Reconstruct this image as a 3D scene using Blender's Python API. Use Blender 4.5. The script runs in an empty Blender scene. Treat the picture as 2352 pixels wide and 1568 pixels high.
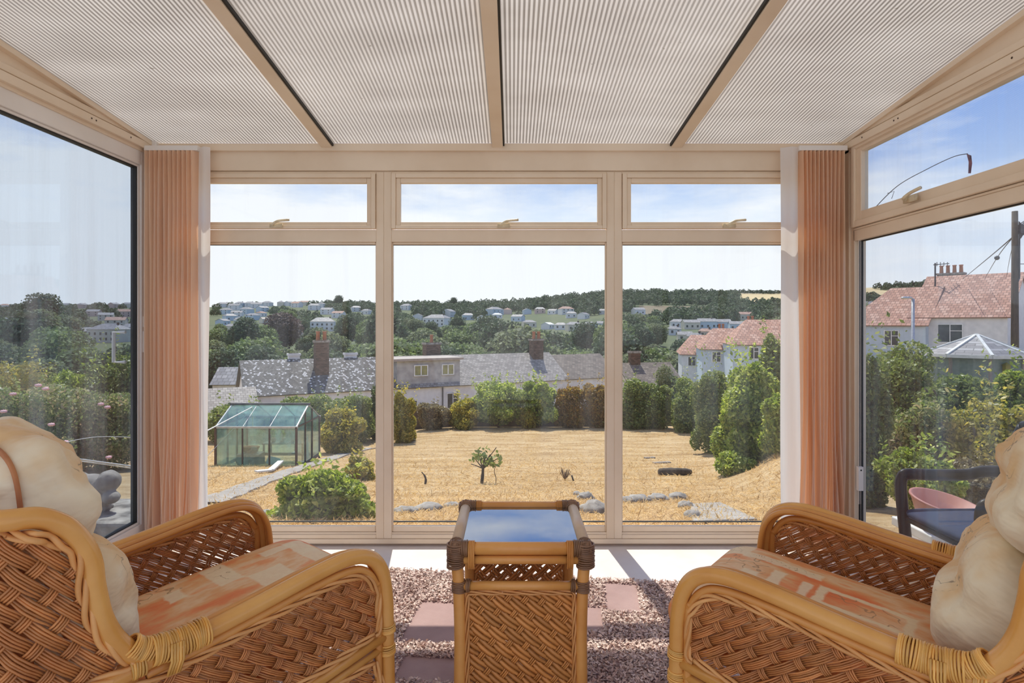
import bpy, bmesh, math, random
import numpy as np
from mathutils import Vector, Matrix, noise as mnoise

# ------------------------------------------------------------------ camera, sky, sun, exposure
sc = bpy.context.scene
C = sc.collection
CAMH, FPX, HORY, CX = 1.18, 1400.0, 742.0, 1176.0
cd = bpy.data.cameras.new('camera'); cam = bpy.data.objects.new('camera', cd); C.objects.link(cam)
cd.sensor_width = 36.0; cd.lens = 36.0 * FPX / 2352.0
cd.shift_y = -(784.0 - HORY) / 2352.0
cd.clip_start = 0.05; cd.clip_end = 5000
cam.location = (0, 0, CAMH); cam.rotation_euler = (math.pi / 2, 0, 0)
sc.camera = cam
sc.view_settings.view_transform = 'Standard'; sc.view_settings.look = 'None'
sc.view_settings.gamma = 1.0; sc.view_settings.use_curve_mapping = False
sc.view_settings.exposure = 0.22
sc.cycles.max_bounces = 10; sc.cycles.transparent_max_bounces = 24
sc.cycles.diffuse_bounces = 5; sc.cycles.glossy_bounces = 3
sc.cycles.caustics_reflective = False; sc.cycles.caustics_refractive = False
sc.cycles.sample_clamp_indirect = 4.0

def P(px, py, y):                       # photo pixel at depth y -> world point
    return Vector(((px - CX) / FPX * y, y, CAMH + (HORY - py) / FPX * y))
def XY(px, y): return (px - CX) / FPX * y
def ZZ(py, y): return CAMH + (HORY - py) / FPX * y

SUN_EL = math.radians(60)
sd = bpy.data.lights.new('sun', 'SUN'); sun = bpy.data.objects.new('sun', sd); C.objects.link(sun)
sd.energy = 4.6; sd.angle = math.radians(0.6); sd.color = (1.0, 0.93, 0.82)
sun.rotation_euler = Vector((0.12 * math.cos(SUN_EL), -math.cos(SUN_EL), -math.sin(SUN_EL))).to_track_quat('-Z', 'Y').to_euler()

w = bpy.data.worlds.new('sky'); sc.world = w; w.use_nodes = True
nt = w.node_tree; nt.nodes.clear()
def WN(t, **k):
    n = nt.nodes.new(t)
    for a, b in k.items(): setattr(n, a, b)
    return n
def ramp(n, stops):
    e = n.color_ramp.elements
    while len(e) > 1: e.remove(e[-1])
    e[0].position = stops[0][0]; e[0].color = tuple(stops[0][1]) + (1,)
    for p, c in stops[1:]:
        q = e.new(p); q.color = tuple(c) + (1,)
tc = WN('ShaderNodeTexCoord'); sx = WN('ShaderNodeSeparateXYZ'); nt.links.new(tc.outputs['Generated'], sx.inputs[0])
r1 = WN('ShaderNodeValToRGB')
ramp(r1, [(0.0, (.58, .60, .62)), (.03, (.78, .82, .90)), (.10, (.72, .79, .91)), (.17, (.57, .69, .90)), (.24, (.36, .50, .82)),
          (.34, (.20, .35, .76)), (.6, (.16, .30, .68)), (1.0, (.14, .26, .60))])
nt.links.new(sx.outputs['Z'], r1.inputs[0])
mp = WN('ShaderNodeMapping'); mp.inputs['Scale'].default_value = (2.2, 2.2, 9.0); mp.inputs['Location'].default_value = (0.3, 0.0, 0.4)
nt.links.new(tc.outputs['Generated'], mp.inputs[0])
nz = WN('ShaderNodeTexNoise'); nz.inputs['Scale'].default_value = 1.6; nz.inputs['Detail'].default_value = 7; nz.inputs['Roughness'].default_value = .6
nt.links.new(mp.outputs[0], nz.inputs['Vector'])
# cloud amount = noise + bank low over the horizon
bank = WN('ShaderNodeValToRGB'); ramp(bank, [(0, (.34,)*3), (.13, (.30,)*3), (.20, (.10,)*3), (.26, (-.04,)*3), (.5, (-.1,)*3), (1, (-.1,)*3)])
nt.links.new(sx.outputs['Z'], bank.inputs[0])
ad = WN('ShaderNodeMath', operation='ADD'); nt.links.new(nz.outputs['Fac'], ad.inputs[0]); nt.links.new(bank.outputs[0], ad.inputs[1])
xl = WN('ShaderNodeMath', operation='MULTIPLY_ADD'); nt.links.new(sx.outputs['X'], xl.inputs[0]); xl.inputs[1].default_value = -.16; nt.links.new(ad.outputs[0], xl.inputs[2])
r2 = WN('ShaderNodeMapRange'); r2.inputs['From Min'].default_value = .43; r2.inputs['From Max'].default_value = .74
nt.links.new(xl.outputs[0], r2.inputs['Value'])
mx = WN('ShaderNodeMix', data_type='RGBA'); mx.inputs[7].default_value = (.88, .89, .93, 1)
nt.links.new(r2.outputs[0], mx.inputs[0]); nt.links.new(r1.outputs[0], mx.inputs[6])
bg = WN('ShaderNodeBackground'); bg.inputs['Strength'].default_value = 1.0
wo = WN('ShaderNodeOutputWorld')
nt.links.new(mx.outputs[2], bg.inputs[0]); nt.links.new(bg.outputs[0], wo.inputs[0])

# ------------------------------------------------------------------ materials
MATS = {}
class NB:                                # small node-building helper
    def __init__(s, name):
        s.m = bpy.data.materials.new(name); s.m.use_nodes = True; s.t = s.m.node_tree; s.t.nodes.clear()
        s.out = s.n('ShaderNodeOutputMaterial'); MATS[name] = s.m
    def n(s, t, ins=None, **k):
        q = s.t.nodes.new(t)
        for a, b in k.items(): setattr(q, a, b)
        for a, b in (ins or {}).items():
            if isinstance(b, bpy.types.NodeSocket): s.t.links.new(b, q.inputs[a])
            else: q.inputs[a].default_value = b
        return q
    def math(s, op, a, b=0.0, c=0.0, clamp=False):
        return s.n('ShaderNodeMath', {0: a, 1: b, 2: c}, operation=op, use_clamp=clamp).outputs[0]
    def coord(s, which='Object', scale=(1, 1, 1), loc=(0, 0, 0), rot=(0, 0, 0)):
        t = s.n('ShaderNodeTexCoord')
        return s.n('ShaderNodeMapping', {'Vector': t.outputs[which], 'Scale': scale, 'Location': loc, 'Rotation': rot}).outputs[0]
    def noise(s, vec, scale, detail=4, rough=.55):
        return s.n('ShaderNodeTexNoise', {'Vector': vec, 'Scale': scale, 'Detail': detail, 'Roughness': rough}).outputs['Fac']
    def ramp(s, fac, stops):
        r = s.n('ShaderNodeValToRGB', {0: fac}); ramp(r, stops); return r.outputs[0]
    def mix(s, f, a, b):
        q = s.n('ShaderNodeMix', data_type='RGBA')
        for i, v in ((0, f), (6, a), (7, b)):
            if isinstance(v, bpy.types.NodeSocket): s.t.links.new(v, q.inputs[i])
            else: q.inputs[i].default_value = v if i == 0 else (tuple(v) + (1,) if len(v) == 3 else v)
        return q.outputs[2]
    def bsdf(s, col, rough=.5, bump=None, bstr=.3, bdist=.01, **k):
        b = s.n('ShaderNodeBsdfPrincipled')
        if isinstance(col, bpy.types.NodeSocket): s.t.links.new(col, b.inputs['Base Color'])
        else: b.inputs['Base Color'].default_value = tuple(col) + (1,)
        if isinstance(rough, bpy.types.NodeSocket): s.t.links.new(rough, b.inputs['Roughness'])
        else: b.inputs['Roughness'].default_value = rough
        for a, v in k.items(): b.inputs[a.replace('_', ' ')].default_value = v
        if bump is not None:
            bp = s.n('ShaderNodeBump', {'Height': bump, 'Strength': bstr, 'Distance': bdist})
            s.t.links.new(bp.outputs[0], b.inputs['Normal'])
        return b.outputs[0]
    def done(s, sh): s.t.links.new(sh, s.out.inputs[0]); return s.m

def plain(name, c1, c2=None, scale=8, rough=.5, bstr=.2, bdist=.004, which='Object', stretch=(1, 1, 1), lo=.35, hi=.65, **k):
    b = NB(name); c2 = c2 or tuple(x * .8 for x in c1)
    v = b.coord(which, stretch); f = b.noise(v, scale)
    col = b.ramp(f, [(lo, c1), (hi, c2)])
    return b.done(b.bsdf(col, rough, f, bstr, bdist, **k))

plain('frame_paint', (.83, .69, .53), (.76, .61, .45), 3, .42, .05, .002)
plain('frame_white', (.84, .80, .76), (.78, .73, .68), 3, .4, .05, .002)
plain('gasket', (.02, .018, .016), None, 6, .6)
plain('brass_cream', (.80, .70, .50), (.62, .50, .32), 30, .35)
plain('floor_vinyl', (.86, .79, .74), (.80, .71, .65), 5, .55, .1, .002)
plain('dark_metal', (.05, .05, .055), (.09, .09, .1), 20, .5)
plain('plastic_black', (.006, .006, .007), (.01, .01, .012), 20, .42, Specular_IOR_Level=.3)
plain('navy_fabric', (.006, .018, .06), (.008, .024, .075), 40, .85)
plain('terracotta_plastic', (.42, .17, .13), (.36, .13, .10), 10, .5)
plain('timber_grey', (.30, .27, .24), (.20, .17, .15), 12, .85, .5, .01, stretch=(1, 8, 8))
plain('timber_green', (.20, .26, .23), (.15, .20, .18), 14, .8)
plain('fence_wood', (.16, .105, .07), (.10, .065, .045), 14, .85, .4, .01, stretch=(1, 1, 9))
plain('white_board', (.75, .75, .72), (.6, .6, .58), 10, .6)
plain('stone', (.38, .35, .31), (.17, .15, .135), 6, .9, .7, .03)
plain('statue_stone', (.40, .36, .32), (.20, .18, .16), 9, .92, .6, .02)
plain('ledge_stone', (.46, .42, .37), (.14, .125, .11), 12, .9, .7, .02)
plain('paving', (.36, .33, .30), (.25, .22, .19), 5, .9, .5, .01)
plain('render_white', (.72, .73, .75), (.62, .63, .66), 2.5, .85, .2, .01)
plain('render_cream', (.68, .64, .56), (.58, .54, .47), 2.5, .85)
plain('render_pink', (.66, .50, .44), (.58, .44, .40), 2.5, .85)
plain('render_blue', (.50, .60, .70), (.44, .54, .64), 2.5, .85)
plain('dormer_render', (.46, .46, .46), (.30, .30, .31), 1.6, .9)
plain('lead_flat', (.42, .36, .32), (.30, .26, .24), 3, .7)
plain('window_dark', (.03, .04, .05), (.06, .075, .085), 3, .15)
plain('curtain_lime', (.34, .33, .14), (.24, .24, .12), 3, .5)
plain('upvc', (.80, .82, .84), None, 3, .4)
plain('bark', (.10, .075, .055), (.055, .04, .03), 14, .9, .8, .02, stretch=(1, 1, .2))
plain('pale_stem', (.24, .16, .10), (.15, .10, .06), 14, .9)
plain('terracotta_pot', (.45, .19, .10), (.38, .15, .08), 10, .8)
plain('alu', (.55, .57, .58), (.42, .44, .46), 10, .4, Metallic=.6)
plain('rust_brown', (.13, .075, .05), (.08, .05, .04), 20, .7)
plain('rope_white', (.75, .74, .70), None, 20, .7)
plain('fruit_red', (.5, .08, .08), (.6, .2, .1), 10, .5)
plain('petal_pink', (.85, .38, .42), (.80, .50, .48), 10, .6)
plain('streamer', (.05, .02, .06), (.35, .05, .05), 20, .6)
plain('paper', (.7, .7, .68), (.6, .6, .6), 20, .8)

def rattan(name, c1, c2, rough, scale=6, nodes=False):
    b = NB(name); v = b.coord('Object', (1, 1, 1)); f = b.noise(v, scale, 5); f2 = b.noise(v, 60, 3)
    geo = b.n('ShaderNodeNewGeometry')
    col = b.ramp(f, [(.3, c1), (.7, c2)])
    rnd = b.n('ShaderNodeHueSaturation', {'Color': col, 'Value': b.math('MULTIPLY_ADD', geo.outputs['Random Per Island'], .42, .78)}).outputs[0] if nodes else col
    return b.done(b.bsdf(rnd, rough, f2, .25, .0015, Specular_IOR_Level=.5))
rattan('rattan_pole', (.80, .42, .115), (.68, .30, .06), .24)
rattan('rattan_thin', (.76, .36, .09), (.60, .24, .05), .32)
rattan('rattan_weave', (.66, .28, .085), (.50, .18, .05), .36, 10, True)
rattan('rattan_braid', (.76, .39, .13), (.60, .26, .07), .45, 10, True)
rattan('rattan_wrap', (.90, .52, .14), (.74, .36, .07), .25, 12, True)
rattan('cane_pole', (.88, .44, .12), (.74, .31, .07), .26)
rattan('cane_top_pole', (.72, .55, .38), (.62, .42, .25), .38)
rattan('cane_wrap', (.36, .19, .09), (.20, .10, .05), .4, 14, True)
rattan('cane_weave', (.78, .34, .09), (.62, .24, .055), .42, 8, True)

def glass(name, tint=(.96, .98, .98), refl=.06, dirt=.05, dirt_col=(.85, .87, .88), streak=(9, 9, .5), seed=0.0, extra=None):
    b = NB(name)
    tr = b.n('ShaderNodeBsdfTransparent', {'Color': tuple(tint) + (1,)}).outputs[0]
    gl = b.n('ShaderNodeBsdfGlossy', {'Color': (1, 1, 1, 1), 'Roughness': .02}).outputs[0]
    lw = b.n('ShaderNodeLayerWeight', {'Blend': .12}).outputs['Fresnel']
    f = b.math('MULTIPLY_ADD', lw, .5, refl - .02, clamp=True)
    s1 = b.n('ShaderNodeMixShader', {0: f, 1: tr, 2: gl}).outputs[0]
    v = b.coord('Object', streak, (seed, seed * 2, seed * 3))
    n1 = b.noise(v, 1.0, 5, .6); n2 = b.noise(b.coord('Object', (1, 1, 1), (seed,) * 3), 1.2, 3)
    d = b.math('MULTIPLY', b.n('ShaderNodeMapRange', {'Value': n1, 'From Min': .42, 'From Max': .75}).outputs[0],
               b.n('ShaderNodeMapRange', {'Value': n2, 'From Min': .35, 'From Max': .65, 'To Min': .25}).outputs[0])
    d = b.math('MULTIPLY_ADD', d, dirt * 2.2, dirt * .25, clamp=True)
    df = b.n('ShaderNodeBsdfDiffuse', {'Color': tuple(dirt_col) + (1,)}).outputs[0]
    tl = b.n('ShaderNodeBsdfTranslucent', {'Color': tuple(dirt_col) + (1,)}).outputs[0]
    dd = b.n('ShaderNodeMixShader', {0: .6, 1: df, 2: tl}).outputs[0]
    return b.done(b.n('ShaderNodeMixShader', {0: d, 1: s1, 2: dd}).outputs[0])
glass('front_glass', refl=.035, dirt=.04, seed=1.3)
glass('door_glass', tint=(.80, .85, .89), refl=.05, dirt=.085, seed=4.1)
glass('side_glass', tint=(.90, .93, .95), refl=.04, dirt=.06, seed=7.7)
glass('greenhouse_glass', tint=(.82, .92, .90), refl=.12, dirt=.26, dirt_col=(.55, .74, .70), streak=(2, 2, 1), seed=2.2)
glass('table_glass', tint=(.12, .13, .17), refl=.52, dirt=.03, seed=3.2, streak=(2, 9, 2))

def polycarb():
    b = NB('twinwall_sheet')
    t = b.n('ShaderNodeTexCoord'); s = b.n('ShaderNodeSeparateXYZ', {0: t.outputs['Object']})
    ph = b.math('FRACT', b.math('MULTIPLY', s.outputs['X'], 1 / .0165))
    tri = b.math('ABSOLUTE', b.math('SUBTRACT', ph, .5))
    web = b.n('ShaderNodeMapRange', {'Value': tri, 'From Min': .18, 'From Max': .30}).outputs[0]
    n = b.noise(b.coord('Object', (1.2, 3, 1)), 1.6, 4)
    nd = b.noise(b.coord('Object', (1, 1, 1)), 26, 3)
    spots = b.n('ShaderNodeMapRange', {'Value': nd, 'From Min': .735, 'From Max': .77}).outputs[0]
    colw = b.ramp(n, [(.3, (.97, .95, .91)), (.7, (.88, .85, .80))])
    colg = b.ramp(n, [(.3, (.42, .385, .345)), (.7, (.31, .28, .25))])
    col = b.mix(web, colg, colw)
    col = b.mix(b.math('MULTIPLY', spots, .75), col, (.22, .18, .13))
    tl = b.n('ShaderNodeBsdfTranslucent', {'Color': col}).outputs[0]
    df = b.bsdf(col, .3)
    s1 = b.n('ShaderNodeMixShader', {0: .42, 1: tl, 2: df}).outputs[0]
    tr = b.n('ShaderNodeBsdfTransparent', {'Color': (.95, .93, .9, 1)}).outputs[0]
    fac = b.math('MULTIPLY_ADD', web, -.05, .10)
    return b.done(b.n('ShaderNodeMixShader', {0: fac, 1: s1, 2: tr}).outputs[0])
polycarb()

def slat_fabric(name, c1, c2, t=.5):
    b = NB(name)
    tcn = b.n('ShaderNodeTexCoord'); s = b.n('ShaderNodeSeparateXYZ', {0: tcn.outputs['Object']})
    f = b.noise(b.coord('Object', (8, 8, .4)), 3)
    col = b.ramp(f, [(.3, c1), (.7, c2)])
    df = b.bsdf(col, .75); tl = b.n('ShaderNodeBsdfTranslucent', {'Color': col}).outputs[0]
    return b.done(b.n('ShaderNodeMixShader', {0: t, 1: df, 2: tl}).outputs[0])
slat_fabric('slat_peach', (.97, .80, .64), (.94, .72, .54), .6)
slat_fabric('slat_white', (.88, .85, .83), (.84, .80, .78), .45)

def rect_mask(b, X, Y, cx, cy, hw, hh, nz=None, soft=.006):
    ax = b.math('SUBTRACT', b.math('ABSOLUTE', b.math('SUBTRACT', X, cx)), hw)
    ay = b.math('SUBTRACT', b.math('ABSOLUTE', b.math('SUBTRACT', Y, cy)), hh)
    m = b.math('MAXIMUM', ax, ay)
    if nz is not None: m = b.math('MULTIPLY_ADD', nz, .016, b.math('SUBTRACT', m, .008))
    return b.n('ShaderNodeMapRange', {'Value': m, 'From Min': soft * .5, 'From Max': -soft * .5}).outputs[0]

def squiggle(b, v, X, Y, cx, cy, hw, hh, scale):      # hand-drawn fern and script marks in a small field
    n = b.noise(v, scale, 2, .5)
    line = b.n('ShaderNodeMapRange', {'Value': b.math('ABSOLUTE', b.math('SUBTRACT', n, .5)), 'From Min': .016, 'From Max': .006}).outputs[0]
    return b.math('MULTIPLY', line, rect_mask(b, X, Y, cx, cy, hw, hh))

def seat_mat(name, creams, frames, marks, seed):
    b = NB(name)
    t = b.n('ShaderNodeTexCoord'); s = b.n('ShaderNodeSeparateXYZ', {0: t.outputs['Object']}); X, Y = s.outputs['X'], s.outputs['Y']
    v = b.coord('Object', (1, 1, 1), (seed, seed, 0)); nz = b.noise(v, 34, 3)
    big = b.noise(b.coord('Object', (1, 2.2, 1), (seed, 0, 0)), 5.5, 4)
    col = b.ramp(big, [(.30, (.80, .17, .035)), (.42, (.82, .27, .08)), (.50, (.80, .42, .17)), (.58, (.84, .58, .32)), (.66, (.84, .34, .12))])
    fine = b.noise(v, 90, 3)
    for (cx, cy, hw, hh) in creams:
        col = b.mix(b.math('MULTIPLY', rect_mask(b, X, Y, cx, cy, hw, hh, nz), .85), col, (.86, .72, .46))
    for (cx, cy, hw, hh) in frames:
        ring = b.math('SUBTRACT', rect_mask(b, X, Y, cx, cy, hw, hh, nz), rect_mask(b, X, Y, cx, cy, hw - .022, hh - .018, nz), clamp=True)
        col = b.mix(b.math('MULTIPLY', ring, .9), col, (.86, .72, .44))
    for (cx, cy, hw, hh, sc_) in marks:
        col = b.mix(b.math('MULTIPLY', squiggle(b, v, X, Y, cx, cy, hw, hh, sc_), .7), col, (.28, .17, .07))
    col = b.mix(b.math('MULTIPLY', fine, .25), col, (.55, .22, .08))
    return b.done(b.bsdf(col, .62, b.noise(v, 12, 4), .3, .01))
# seat-local coordinates: x forward, y left
seat_mat('seat_print_left', [(.10, -.02, .045, .06), (.02, .12, .03, .075), (.24, .02, .03, .14), (-.10, .10, .02, .03), (.19, .13, .05, .02)], [],
         [(.02, .12, .02, .05, 22), (-.12, .16, .05, .03, 14), (-.02, -.16, .05, .03, 14)], 3.1)
seat_mat('seat_print_right', [(.13, -.12, .10, .018), (.25, -.16, .03, .05), (.12, -.02, .015, .05), (.05, .0, .012, .06), (.18, .03, .02, .05)],
         [(-.08, -.02, .105, .055)], [(-.08, -.02, .075, .04, 16), (.20, -.06, .05, .045, 15), (.13, -.12, .08, .012, 40), (.26, -.16, .02, .04, 40)], 8.4)

def cushion_mat():
    b = NB('cushion_print')
    v = b.coord('Object', (1, 1, 1), (2.2, 1, 0)); big = b.noise(v, 4.5, 4)
    col = b.ramp(big, [(.36, (.74, .46, .19)), (.46, (.80, .62, .38)), (.54, (.84, .72, .50)), (.64, (.78, .64, .42))])
    n = b.noise(b.coord('Object', (1.0, 1, 1)), 20, 2, .5)
    msk = b.n('ShaderNodeMapRange', {'Value': b.noise(b.coord('Object', (1, 1, 1), (5, 5, 5)), 7, 1), 'From Min': .60, 'From Max': .64}).outputs[0]
    line = b.n('ShaderNodeMapRange', {'Value': b.math('ABSOLUTE', b.math('SUBTRACT', n, .5)), 'From Min': .012, 'From Max': .004}).outputs[0]
    col = b.mix(b.math('MULTIPLY', b.math('MULTIPLY', line, msk), .75), col, (.20, .14, .08))
    cr = b.noise(b.coord('Object', (1, 1, 2.5), (0, 0, 0)), 9, 3)
    return b.done(b.bsdf(col, .75, cr, .6, .02, Sheen_Weight=.15))
cushion_mat()
plain('cushion_back_orange', (.62, .24, .08), (.55, .18, .06), 12, .75)
plain('piping_rust', (.40, .14, .05), (.5, .2, .07), 12, .7)

def rug_mat(name, c1, c2, rnd=True):
    b = NB(name); v = b.coord('Object'); f = b.noise(v, 7, 4)
    col = b.ramp(f, [(.35, c1), (.65, c2)])
    if rnd:
        geo = b.n('ShaderNodeNewGeometry')
        col = b.n('ShaderNodeHueSaturation', {'Color': col, 'Value': b.math('MULTIPLY_ADD', geo.outputs['Random Per Island'], .7, .62)}).outputs[0]
    return b.done(b.bsdf(col, .95, b.noise(v, 160, 2), .4, .004))
rug_mat('rug_pile', (.84, .67, .58), (.62, .45, .39))
rug_mat('rug_weave', (.46, .31, .285), (.39, .255, .235), False)

def leafmat(name, cols, tl=.35, rough=.45):
    b = NB(name); geo = b.n('ShaderNodeNewGeometry')
    f = b.noise(b.coord('Object'), 1.3, 3)
    fac = b.math('ADD', b.math('MULTIPLY', geo.outputs['Random Per Island'], .6), b.math('MULTIPLY', f, .4))
    k = len(cols); col = b.ramp(fac, [(.12 + .76 * i / (k - 1), c) for i, c in enumerate(cols)])
    df = b.bsdf(col, rough, Specular_IOR_Level=.4)
    bright = b.n('ShaderNodeHueSaturation', {'Color': col, 'Saturation': 1.1, 'Value': 1.7}).outputs[0]
    t = b.n('ShaderNodeBsdfTranslucent', {'Color': bright}).outputs[0]
    return b.done(b.n('ShaderNodeMixShader', {0: tl, 1: df, 2: t}).outputs[0])
leafmat('leaf_fresh', [(.08, .12, .02), (.20, .27, .04), (.37, .42, .09), (.58, .58, .22)], .42)
leafmat('leaf_hedge', [(.06, .10, .03), (.14, .19, .05), (.25, .29, .09), (.38, .39, .15)], .35)
leafmat('leaf_yellow', [(.12, .13, .03), (.28, .27, .06), (.46, .39, .09), (.62, .50, .15)], .4)
leafmat('leaf_orange', [(.10, .085, .03), (.26, .17, .05), (.36, .22, .06), (.30, .30, .08)], .4)
leafmat('leaf_dark', [(.03, .055, .018), (.06, .10, .03), (.11, .16, .05), (.19, .24, .08)], .3)
leafmat('leaf_brown', [(.10, .08, .045), (.21, .165, .09), (.30, .25, .13), (.36, .32, .18)], .3)
leafmat('leaf_rose', [(.07, .11, .035), (.16, .21, .06), (.28, .31, .11), (.44, .40, .20), (.45, .28, .20)], .4)
leafmat('leaf_far', [(.055, .085, .035), (.11, .155, .06), (.18, .235, .09), (.27, .32, .14)], .3, .7)  # far foliage tones desaturated: distance haze put into the leaf colour
leafmat('leaf_far_dark', [(.04, .06, .035), (.07, .105, .055), (.115, .16, .08)], .25, .7)
leafmat('leaf_far_grey', [(.11, .135, .075), (.18, .21, .11), (.26, .29, .17)], .3, .7)
leafmat('leaf_far_purple', [(.075, .05, .045), (.11, .075, .07), (.16, .11, .10)], .2, .7)
leafmat('straw', [(.30, .18, .07), (.50, .33, .14), (.66, .47, .22), (.78, .60, .33)], .3, .7)

def lawn():
    b = NB('dry_lawn'); v = b.coord('Object')
    a = b.noise(b.coord('Object', (1, 3.0, 1)), .55, 5, .65); f = b.noise(b.coord('Object', (1, 1.8, 1)), 9, 5, .7); g = b.noise(v, 60, 3)
    s = b.math('ADD', b.math('MULTIPLY', a, .5), b.math('ADD', b.math('MULTIPLY', f, .35), b.math('MULTIPLY', g, .15)))
    col = b.ramp(s, [(.36, (.29, .165, .07)), (.45, (.47, .30, .13)), (.52, (.60, .42, .215)), (.62, (.72, .55, .33))])
    return b.done(b.bsdf(col, .95, b.math('ADD', f, g), .8, .05))
lawn()
plain('patio_ground', (.36, .30, .24), (.24, .20, .16), 2.5, .95, .6, .02)
plain('valley_grass', (.095, .115, .045), (.055, .08, .03), .05, .95, which='Object')
plain('stubble', (.52, .41, .22), (.44, .34, .18), .06, .95)
plain('scrub', (.19, .145, .09), (.12, .10, .055), .25, .95)

def roofmat(name, c1, c2, c3, sx_, sy_, glint=0.0, rough=.5):
    b = NB(name); t = b.n('ShaderNodeTexCoord'); s = b.n('ShaderNodeSeparateXYZ', {0: t.outputs['UV']})
    vec = b.n('ShaderNodeMapping', {'Vector': t.outputs['UV'], 'Scale': (1, 1, 1)}).outputs[0]
    br = b.n('ShaderNodeTexBrick', {'Vector': vec, 'Color1': (0, 0, 0, 1), 'Color2': (1, 1, 1, 1), 'Mortar': (.5, .5, .5, 1), 'Scale': 1.0,
                                    'Mortar Size': sy_ * .07, 'Brick Width': sx_, 'Row Height': sy_, 'Bias': 0.0})
    f = br.outputs['Color']; n = b.noise(vec, 1.1, 4)
    k = b.math('ADD', b.math('MULTIPLY', f, .55), b.math('MULTIPLY', n, .45))
    col = b.ramp(k, [(.25, c1), (.5, c2), (.78, c3)])
    col = b.mix(b.math('MULTIPLY', br.outputs['Fac'], .7), col, tuple(x * .35 for x in c1))
    row = b.math('FRACT', b.math('DIVIDE', s.outputs['Y'], sy_))
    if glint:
        col = b.mix(b.n('ShaderNodeMapRange', {'Value': b.math('ADD', f, b.math('MULTIPLY', n, .5)), 'From Min': 1.0, 'From Max': 1.12}).outputs[0], col, (.62, .60, .60))  # scattered pale slates: sun glints painted into the base colour
    return b.done(b.bsdf(col, rough, b.math('ADD', row, br.outputs['Fac']), .7, .04))
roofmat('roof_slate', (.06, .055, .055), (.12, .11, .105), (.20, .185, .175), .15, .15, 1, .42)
roofmat('roof_slate_pale', (.22, .195, .18), (.31, .275, .25), (.40, .36, .325), .3, .24, 0, .6)
roofmat('roof_slate_brown', (.13, .10, .08), (.19, .145, .115), (.25, .20, .16), .3, .24, 0, .6)
roofmat('roof_tile', (.33, .165, .12), (.46, .235, .165), (.56, .34, .26), .34, .36, 0, .75)
roofmat('roof_far_slate', (.16, .16, .18), (.23, .23, .25), (.32, .31, .32), .6, .6, 0, .6)
roofmat('roof_far_tile', (.28, .16, .12), (.38, .22, .17), (.45, .29, .23), .6, .6, 0, .7)
roofmat('roof_shingle', (.30, .28, .28), (.42, .40, .40), (.55, .53, .52), .3, .12, 0, .7)
roofmat('brick_stack', (.08, .05, .04), (.13, .08, .06), (.19, .12, .095), .24, .09, 0, .9)

# ------------------------------------------------------------------ object helpers
def tag(o, label=None, cat=None, group=None, kind=None):
    if label: o['label'] = label
    if cat: o['category'] = cat
    if group: o['group'] = group
    if kind: o['kind'] = kind
    return o
def empty(name, loc=(0, 0, 0), rz=0.0, **k):
    o = bpy.data.objects.new(name, None); C.objects.link(o); o.empty_display_size = .1
    o.location = loc; o.rotation_euler = (0, 0, rz); return tag(o, **k)
def link_mesh(name, me, mat, parent=None, smooth=False):
    if mat is not None:
        for m in (mat if isinstance(mat, (list, tuple)) else [mat]): me.materials.append(MATS[m] if isinstance(m, str) else m)
    if smooth: me.polygons.foreach_set('use_smooth', [True] * len(me.polygons))
    o = bpy.data.objects.new(name, me); C.objects.link(o)
    if parent is not None: o.parent = parent
    return o

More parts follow.
